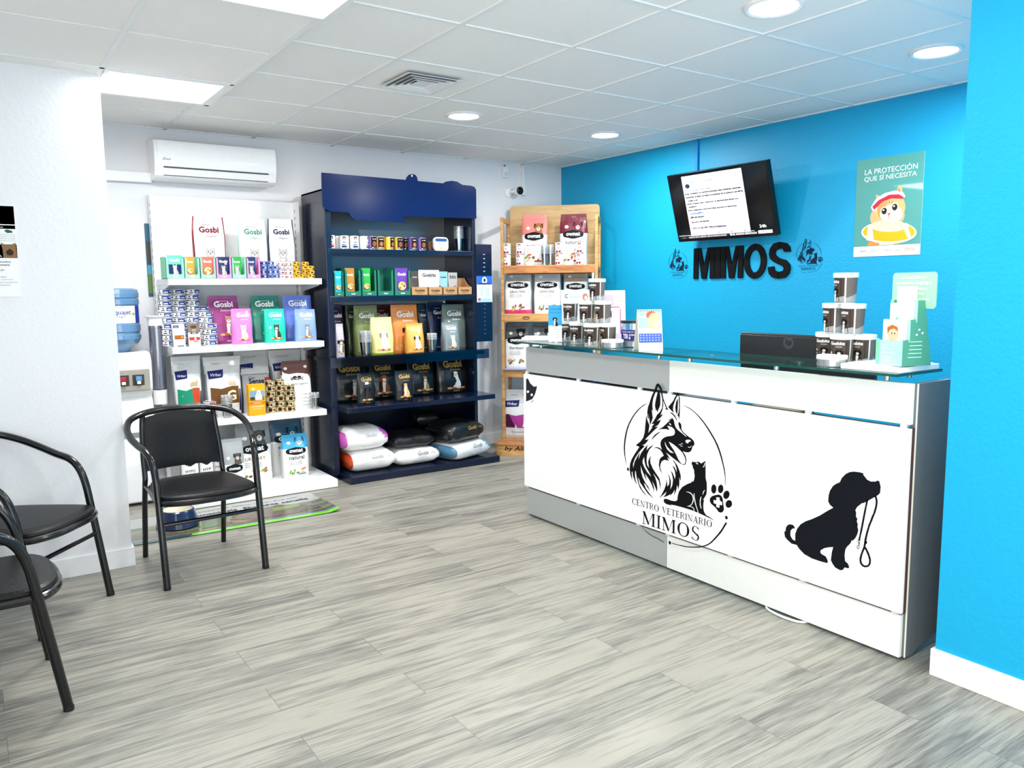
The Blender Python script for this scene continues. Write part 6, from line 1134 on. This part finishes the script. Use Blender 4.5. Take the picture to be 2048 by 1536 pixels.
# round tins
def tin(px, X, r, label):
    y = gx(px, X, GT + .02); e = empty('round_tin', (X, y, GT), 0, label, 'round tin', 'low round tins on the glass top')
    f = MB(); f.lathe([(r * .95, 0), (r * .97, .003), (r * .97, .028)], mat('b9bcbe', .2, .85), 36); f.build('tin_body', e)
    f = MB(); f.lathe([(r, .0282), (r * 1.01, .030), (r * 1.01, .040), (r * .97, .043), (.0001, .0435)], mat('f0f1f0', .35), 36); f.flat(rect(-.02, .02, .031, .039), ink('2b3440'), lambda u, v, o: ((r * 1.011 + .0005 + o) * math.sin(u / r + .0), -(r * 1.011 + .0005 + o) * math.cos(u / r), v), 0); f.build('tin_lid', e); return e
t1 = tin(1225, 2.80, .058, 'white lidded round tin in front of the left tub pyramid'); t1.rotation_euler = (0, 0, b_)
t2 = tin(1664, 2.80, .058, 'white lidded round tin under the right tub pyramid'); t2.rotation_euler = (0, 0, b_ + .9)
# big clear tub with black lid
y = gx(1268, 2.93, GT + .05); e = empty('treat_jar', (2.93, y, GT), b_, 'clear jar with black lid and purple label on the desk', 'jar'); Mj = clear((.86, .90, .93), .15, 'jar', .06)
f = MB(); f.lathe([(.062, 0), (.064, .004), (.070, .128)], Mj, 32, caps=False); f.add([(0.062 * math.cos(a), .062 * math.sin(a), .001) for a in [2 * math.pi * i / 32 for i in range(32)]], [tuple(range(32))], Mj); f.build('jar_body', e)
fn = lambda u, v, o: ((.0672 + (v - .06) * .055 + o) * math.sin(u / .067), -(.0672 + (v - .06) * .055 + o) * math.cos(u / .067), v)
f = MB(); f.flat(rect(-.10, .085, .034, .092), ink('3d3478'), fn, 0, .015); put_text(f, 'Premio natural / dog snacks', -.01, .076, ink('f2f2f8'), fn, .001, width=.13, shear=.2); put_text(f, 'Pollo, arandanos', -.015, .060, ink('f2f2f8'), fn, .001, width=.10, bold=.02); put_text(f, '120 g', -.04, .042, ink('f2f2f8'), fn, .001, width=.04, bold=.02); f.build('jar_label', e, smooth=None)
f = MB(); f.lathe([(.071, .126), (.0745, .127), (.0745, .137), (.071, .14), (.0001, .139)], mat('141518', .3), 32); f.build('jar_lid', e)
f = MB(); f.lathe([(.058, .003), (.06, .03), (.0001, .034)], mat('c8cccc', .7, 0, .5, 90), 24); f.build('jar_filling', e)
# calendar (tent)
y = gx(1302, 2.79, GT + .05); e = empty('desk_calendar', (2.79, y, GT), b_ + .25, 'tent desk calendar with a colourful photo beside the clear jar', 'calendar')
f = MB(); w2, hh_ = .062, .205
f.prism([(-.0, 0), (.002, 0), (.037, hh_), (.035, hh_)], -w2, w2, mat('eef0f2', .5), lambda u, v, a: (a, u, v)); f.prism([(.10, 0), (.102, 0), (.038, hh_), (.036, hh_)], -w2, w2, mat('ded8c8', .5), lambda u, v, a: (a, u, v)); f.build('stand', e, smooth=None)
f = MB(); fn = lambda u, v, o: (u * w2, .035 * v - .0012 - o, v * hh_)
f.flat(rect(-.95, .95, .55, .98), ink('9fb6d4'), fn, 0); f.flat(ell(.35, .72, .5, .2, 14), ink('e8b08a'), fn, .0003); f.flat(ell(.15, .86, .45, .10, 12), ink('d8604a'), fn, .0002); f.flat(ell(.55, .66, .35, .12, 12), ink('f2e2a0'), fn, .0006); f.flat(rect(-.95, .95, .2, .42), ink('4a64b0'), fn, 0)
for k in range(3):
    for j in range(7): f.flat(rect(-.85 + j * .25, -.75 + j * .25, .37 - k * .06, .385 - k * .06), ink('e8ecf4'), fn, .0004)
put_text(f, 'abril', -.55, .80, ink('f6f6f6'), fn, .0009, width=.5, height=.04); f.build('page', e, smooth=None)
f = MB()
for k in range(11): a = -.9 * w2 + k * .18 * w2; f.tube([(a, .036 + .006 * math.sin(t), hh_ + .006 * math.cos(t) - .004) for t in [2 * math.pi * q / 8 for q in range(8)]], .0011, mat('3a3c40', .3, .7), 5, closed=True)
f.build('spiral_binding', e, smooth=None)
# leaflets and cards left
def board(name, px0, px1, py0, py1, X, rz, label, cat, th=.004, lean=-.12, col='f4f5f6'):
    """upright board seen between columns px0..px1, rows py0..py1"""
    yc = gx((px0 + px1) / 2, X, GT + .05); P = Vector((X, yc, GT)); dv = Vector((math.cos(rz), math.sin(rz), 0))
    a, b = line_px(P, dv, px=px0), line_px(P, dv, px=px1); hh_ = line_px(P, (0, 0, 1), py=py0)
    e = empty(name, P + dv * (a + b) / 2, rz, label, cat, rx=lean * -1); e.rotation_euler = (-abs(lean), 0, rz); w_ = b - a
    MB().box(-w_ / 2, w_ / 2, 0, th, .002, hh_, mat(col, .4)).build('board', e, smooth=None); return e, w_, hh_
e, w_, h_ = board('leaflet_stand', 1097, 1124, 610, 684, 2.83, b_ + .1, 'slim blue and white leaflet with a puppy photo, left end', 'leaflet')
f = MB(); fn = lambda u, v, o: (u * w_, -.0006 - o, v * h_); f.flat(rect(-.5, .5, .45, 1), ink('3aa0dc'), fn, 0); animal(f, 0, .43 * h_, .26 * h_, '2a2320', lambda u, v, o: (u, -.0006 - o, v), .0004, 'dog'); put_text(f, 'Proteccion mensual', 0, .88, ink('15406a'), fn, .0004, width=.8, height=.035); put_text(f, 'frente a parasitos', 0, .78, ink('15406a'), fn, .0004, width=.8, height=.03)
for k in range(4): put_text(f, 'externos e internos', 0, .33 - k * .07, ink('7a8a98'), fn, .0004, width=.7, height=.03)
f.build('print', e, smooth=None)
e, w_, h_ = board('info_card', 1124, 1181, 579, 680, 2.995, b_ + .2, 'wide white card with blue logo standing behind the left pyramid', 'card')
f = MB(); fn = lambda u, v, o: (u * w_, -.0006 - o, v * h_); put_text(f, 'C', -.32, .84, ink('1f6aa8'), fn, .0004, width=.12, height=.08, bold=.04); put_text(f, 'Seresto', -.02, .84, ink('7ac0e4'), fn, .0004, width=.42, height=.06, shear=.3); f.flat(ell(.34, .86, .10, .07, 12), ink('c88a7a'), fn, .0003); f.flat(ell(.36, .84, .05, .04, 10), ink('f2e6e0'), fn, .0006); f.build('print', e, smooth=None)
e, w_, h_ = board('sign_board', 1206, 1252, 580, 690, 2.96, b_ + .2, 'tall white and pink display board behind the left pyramid', 'display board', th=.006)
f = MB(); fn = lambda u, v, o: (u * w_, -.0006 - o, v * h_); f.flat([(-.45, .05), (.30, .05), (.42, .96), (-.45, .96)], ink('eadfe8'), fn, 0); f.flat(rect(-.4, .0, .72, .92), ink('cbb8c6'), fn, .0003); f.flat(rect(-.3, -.1, .5, .62), ink('4a4648'), fn, .0004); f.flat(rect(.02, .2, .2, .66), ink('f6f4f6'), fn, .0005); f.flat(rect(-.4, .25, .68, .70), ink('c86a9c'), fn, .0006); f.flat(rect(.26, .30, .2, .66), ink('c86a9c'), fn, .0006); f.build('print', e, smooth=None)
e = empty('pen_holder', (2.945, gx(1186, 2.945, GT + .2), GT), 0, 'slim white stick standing behind the left pyramid top', 'holder'); MB().lathe([(.006, 0), (.0065, .40)], M_white, 12).build('rod', e)
MB().lathe([(.03, 0), (.03, .006), (.008, .008)], M_white, 20).build('foot', e)
y = gx(1078, 2.86, GT); e = empty('card_box', (2.86, y, GT), b_ - .1, 'low white box with cards at the left end of glass', 'box'); MB().box(-.10, .09, -.045, .045, 0, .018, M_white).build('box_body', e, bevel=.002, smooth=None); MB().box(-.085, .06, -.035, .035, .0185, .026, mat('e9ecf0', .5)).build('cards', e, smooth=None)
# green brochure holder on white tray
y = gx(1800, 2.85, GT); e0 = empty('white_tray', (2.865, 1.665, GT), 0, 'flat white tray under the green brochure stand', 'tray')
MB().box(-.125, .135, -.115, .125, 0, .020, M_white).build('tray_body', e0, bevel=.002, smooth=None); f = MB(); f.box(-.10, .12, -.10, .11, .0202, .0235, mat('e4e7ea', .4)); f.build('papers', e0, smooth=None)
hb = math.radians(-108); e = empty('brochure_holder', (2.765, 1.612, GT + .0242), hb, 'green cardboard brochure stand with three steps on the desk', 'brochure stand')
Gd, Gl, Gm = mat('4f9a80', .5), mat('a8e8cc', .5), mat('7ccaa8', .5)
w2 = .062
side = [(0, 0), (0, .088), (.016, .10), (.022, .165), (.045, .18), (.052, .235), (.10, .245), (.118, .235), (.118, 0)]
side = [(0, 0), (.0, .092), (.03, .095), (.03, .165), (.058, .168), (.058, .235), (.09, .235), (.13, 0)]
f = MB()
for x in (-w2, w2 - .002): f.prism(side, x, x + .002, Gd, lambda u, v, a: (a, u, v))
f.build('side_wall', e, smooth=None)
for k, (y_, z0, z1, c_) in enumerate(((-.001, 0, .090, Gl), (.029, .05, .150, mat('f2f2ee', .5)), (.056, .10, .200, mat('f2f2ee', .5)))):
    f = MB(); f.box(-w2 + .003, w2 - .003, y_, y_ + .002, z0, z1, c_)
    if k == 0:
        fn = lambda u, v, o: (u, y_ - .0006 - o, v)
        for q in range(5): put_text(f, ('Clinica Mimos', 'plan de salud', 'para tu mascota', 'consulta', 'aqui')[q], -.005, .070 - q * .015, ink('eafcf4'), fn, .0003, width=(.06, .05, .07, .04, .03)[q])
    f.build('step_front', e, smooth=None)
for x in (-w2 - .003, w2 - .012):
    for (y_, z0, z1) in ((-.004, 0, .094), (.026, .085, .165), (.054, .155, .237)):
        f = MB(); f.prism(rrect(x, x + .015, z0, z1, .005), y_, y_ + .0025, Gm if x < 0 else Gl, lambda u, v, a: (u, a, v)); f.build('tab', e, smooth=None)
f = MB(); f.prism([(p[0] , p[1]) for p in rrect(-.105, .105, .205, .335, .014)], .095, .098, mat('9edcb4', .5), lambda u, v, a: (u, a, v)); f.box(-.045, .045, .0955, .0975, .0, .21, Gm)
fn = lambda u, v, o: (u, .0944 - o, v)
for q in range(5): put_text(f, ('LA PROTECCION QUE', 'TU MASCOTA SI NECESITA', 'EN TODO MOMENTO', 'gatos y perros', 'pregunta a tu veterinario')[q], 0, .310 - q * .020, ink('eefaf0'), fn, .0004, width=(.12, .17, .13, .10, .15)[q], bold=.02)
f.build('header_board', e, smooth=None)
f = MB(); fs = lambda u, v, o: (w2 + .0006 + o, u, v)
for q in range(5): f.flat(rect(.025 + q * .002, .085, .03 + q * .014, .0325 + q * .014), ink('d8f0e4'), fs, 0)
for a in ((.07, .13), (.085, .118), (.06, .112)): f.flat(ell(a[0], a[1], .005, .004, 8), ink('d8f0e4'), fs, 0)
f.build('side_print', e, smooth=None)
def brochure(y_, z0, z1, label, pic):
    o = empty('brochure', Vector(e.location) + Matrix.Rotation(hb, 3, 'Z') @ Vector((-.004, y_, z0)), hb, label, 'brochure', 'brochures in the green stand'); h_ = z1 - z0
    MB().box(-.046, .046, 0, .005, 0, h_, mat('f6f4ee', .45)).build('pages', o, smooth=None)
    f = MB(); fn = lambda u, v, o_: (u, -.0006 - o_, v)
    if pic:
        f.flat(ell(.005, h_ * .62, .026, .030, 16), ink('e8c0a0'), fn, 0); f.flat([(-.022, h_ * .60), (-.024, h_ * .78), (0, h_ * .86), (.026, h_ * .80), (.03, h_ * .68), (.01, h_ * .76), (-.01, h_ * .72)], ink('b86a2c'), fn, .0003); f.flat(ell(-.018, h_ * .36, .014, .010, 12), ink('f0c83a'), fn, .0003); f.flat(ell(.022, h_ * .36, .012, .010, 12), ink('f2cf50'), fn, .0003); f.flat(ell(0, h_ * .62, .003, .003, 6), ink('3a2a20'), fn, .0006); f.flat(ell(.014, h_ * .62, .003, .003, 6), ink('3a2a20'), fn, .0006)
    else: put_text(f, 'tu mascota', 0, h_ * .70, ink('8a9a90'), fn, 0, width=.04); f.flat(ell(-.01, h_ * .58, .008, .006, 8), ink('7ac8b0'), fn, 0)
    f.build('cover', o, smooth=None)
brochure(.012, .035, .165, 'front brochure with a portrait in the green stand', True); brochure(.040, .09, .225, 'middle plain white brochure in the green stand', False); brochure(.068, .12, .285, 'tallest rear white brochure in the green stand', False)

# ---- sub-parts: pieces that belong to a part rather than to the whole thing
SUB = {'screen_post': 'screen', 'screen_ticker': 'screen', 'logo': 'main_front_panel', 'puppy_silhouette': 'main_front_panel', 'cat_silhouette': 'main_front_panel', 'side_panel_edging': 'side_panel',
       'foot_cap': 'arm_hoop_frame', 'tub_label': 'tub_body', 'header_hole': 'header_panel', 'badge': 'shelf_rail', 'emblem': 'rear_cover', 'jar_label': 'jar_body',
       'louvre': 'casing', 'air_slot': 'casing', 'lettering': 'sheet', 'swim_ring': 'sheet', 'shelf_bracket': 'shelf', 'tap': 'tap_panel', 'tap_recess': 'tap_panel', 'page': 'stand', 'step_front': 'side_wall', 'tab': 'side_wall', 'side_print': 'side_wall', 'label_card': 'box_body'}
kids = {}
for o in COL.objects:
    if o.parent and o.type == 'MESH': kids.setdefault(o.parent, []).append(o)
base_ = lambda o: o.name.split('.')[0]
for root, ch in kids.items():
    if root.parent: continue
    for o in ch:
        tgt = SUB.get(base_(o)); ps = [q for q in ch if base_(q) == tgt and q.location.length < 1e-6]
        if tgt and ps and o is not ps[0]:
            if len(ps) > 1 and o.data.vertices:
                z_ = sum(v.co.z for v in o.data.vertices) / len(o.data.vertices); y_ = sum(v.co.y for v in o.data.vertices) / len(o.data.vertices)
                zz = lambda q: abs(sum(v.co.z for v in q.data.vertices) / len(q.data.vertices) - z_) + .3 * abs(sum(v.co.y for v in q.data.vertices) / len(q.data.vertices) - y_)
                ps = sorted(ps, key=zz)
            o.parent = ps[0]
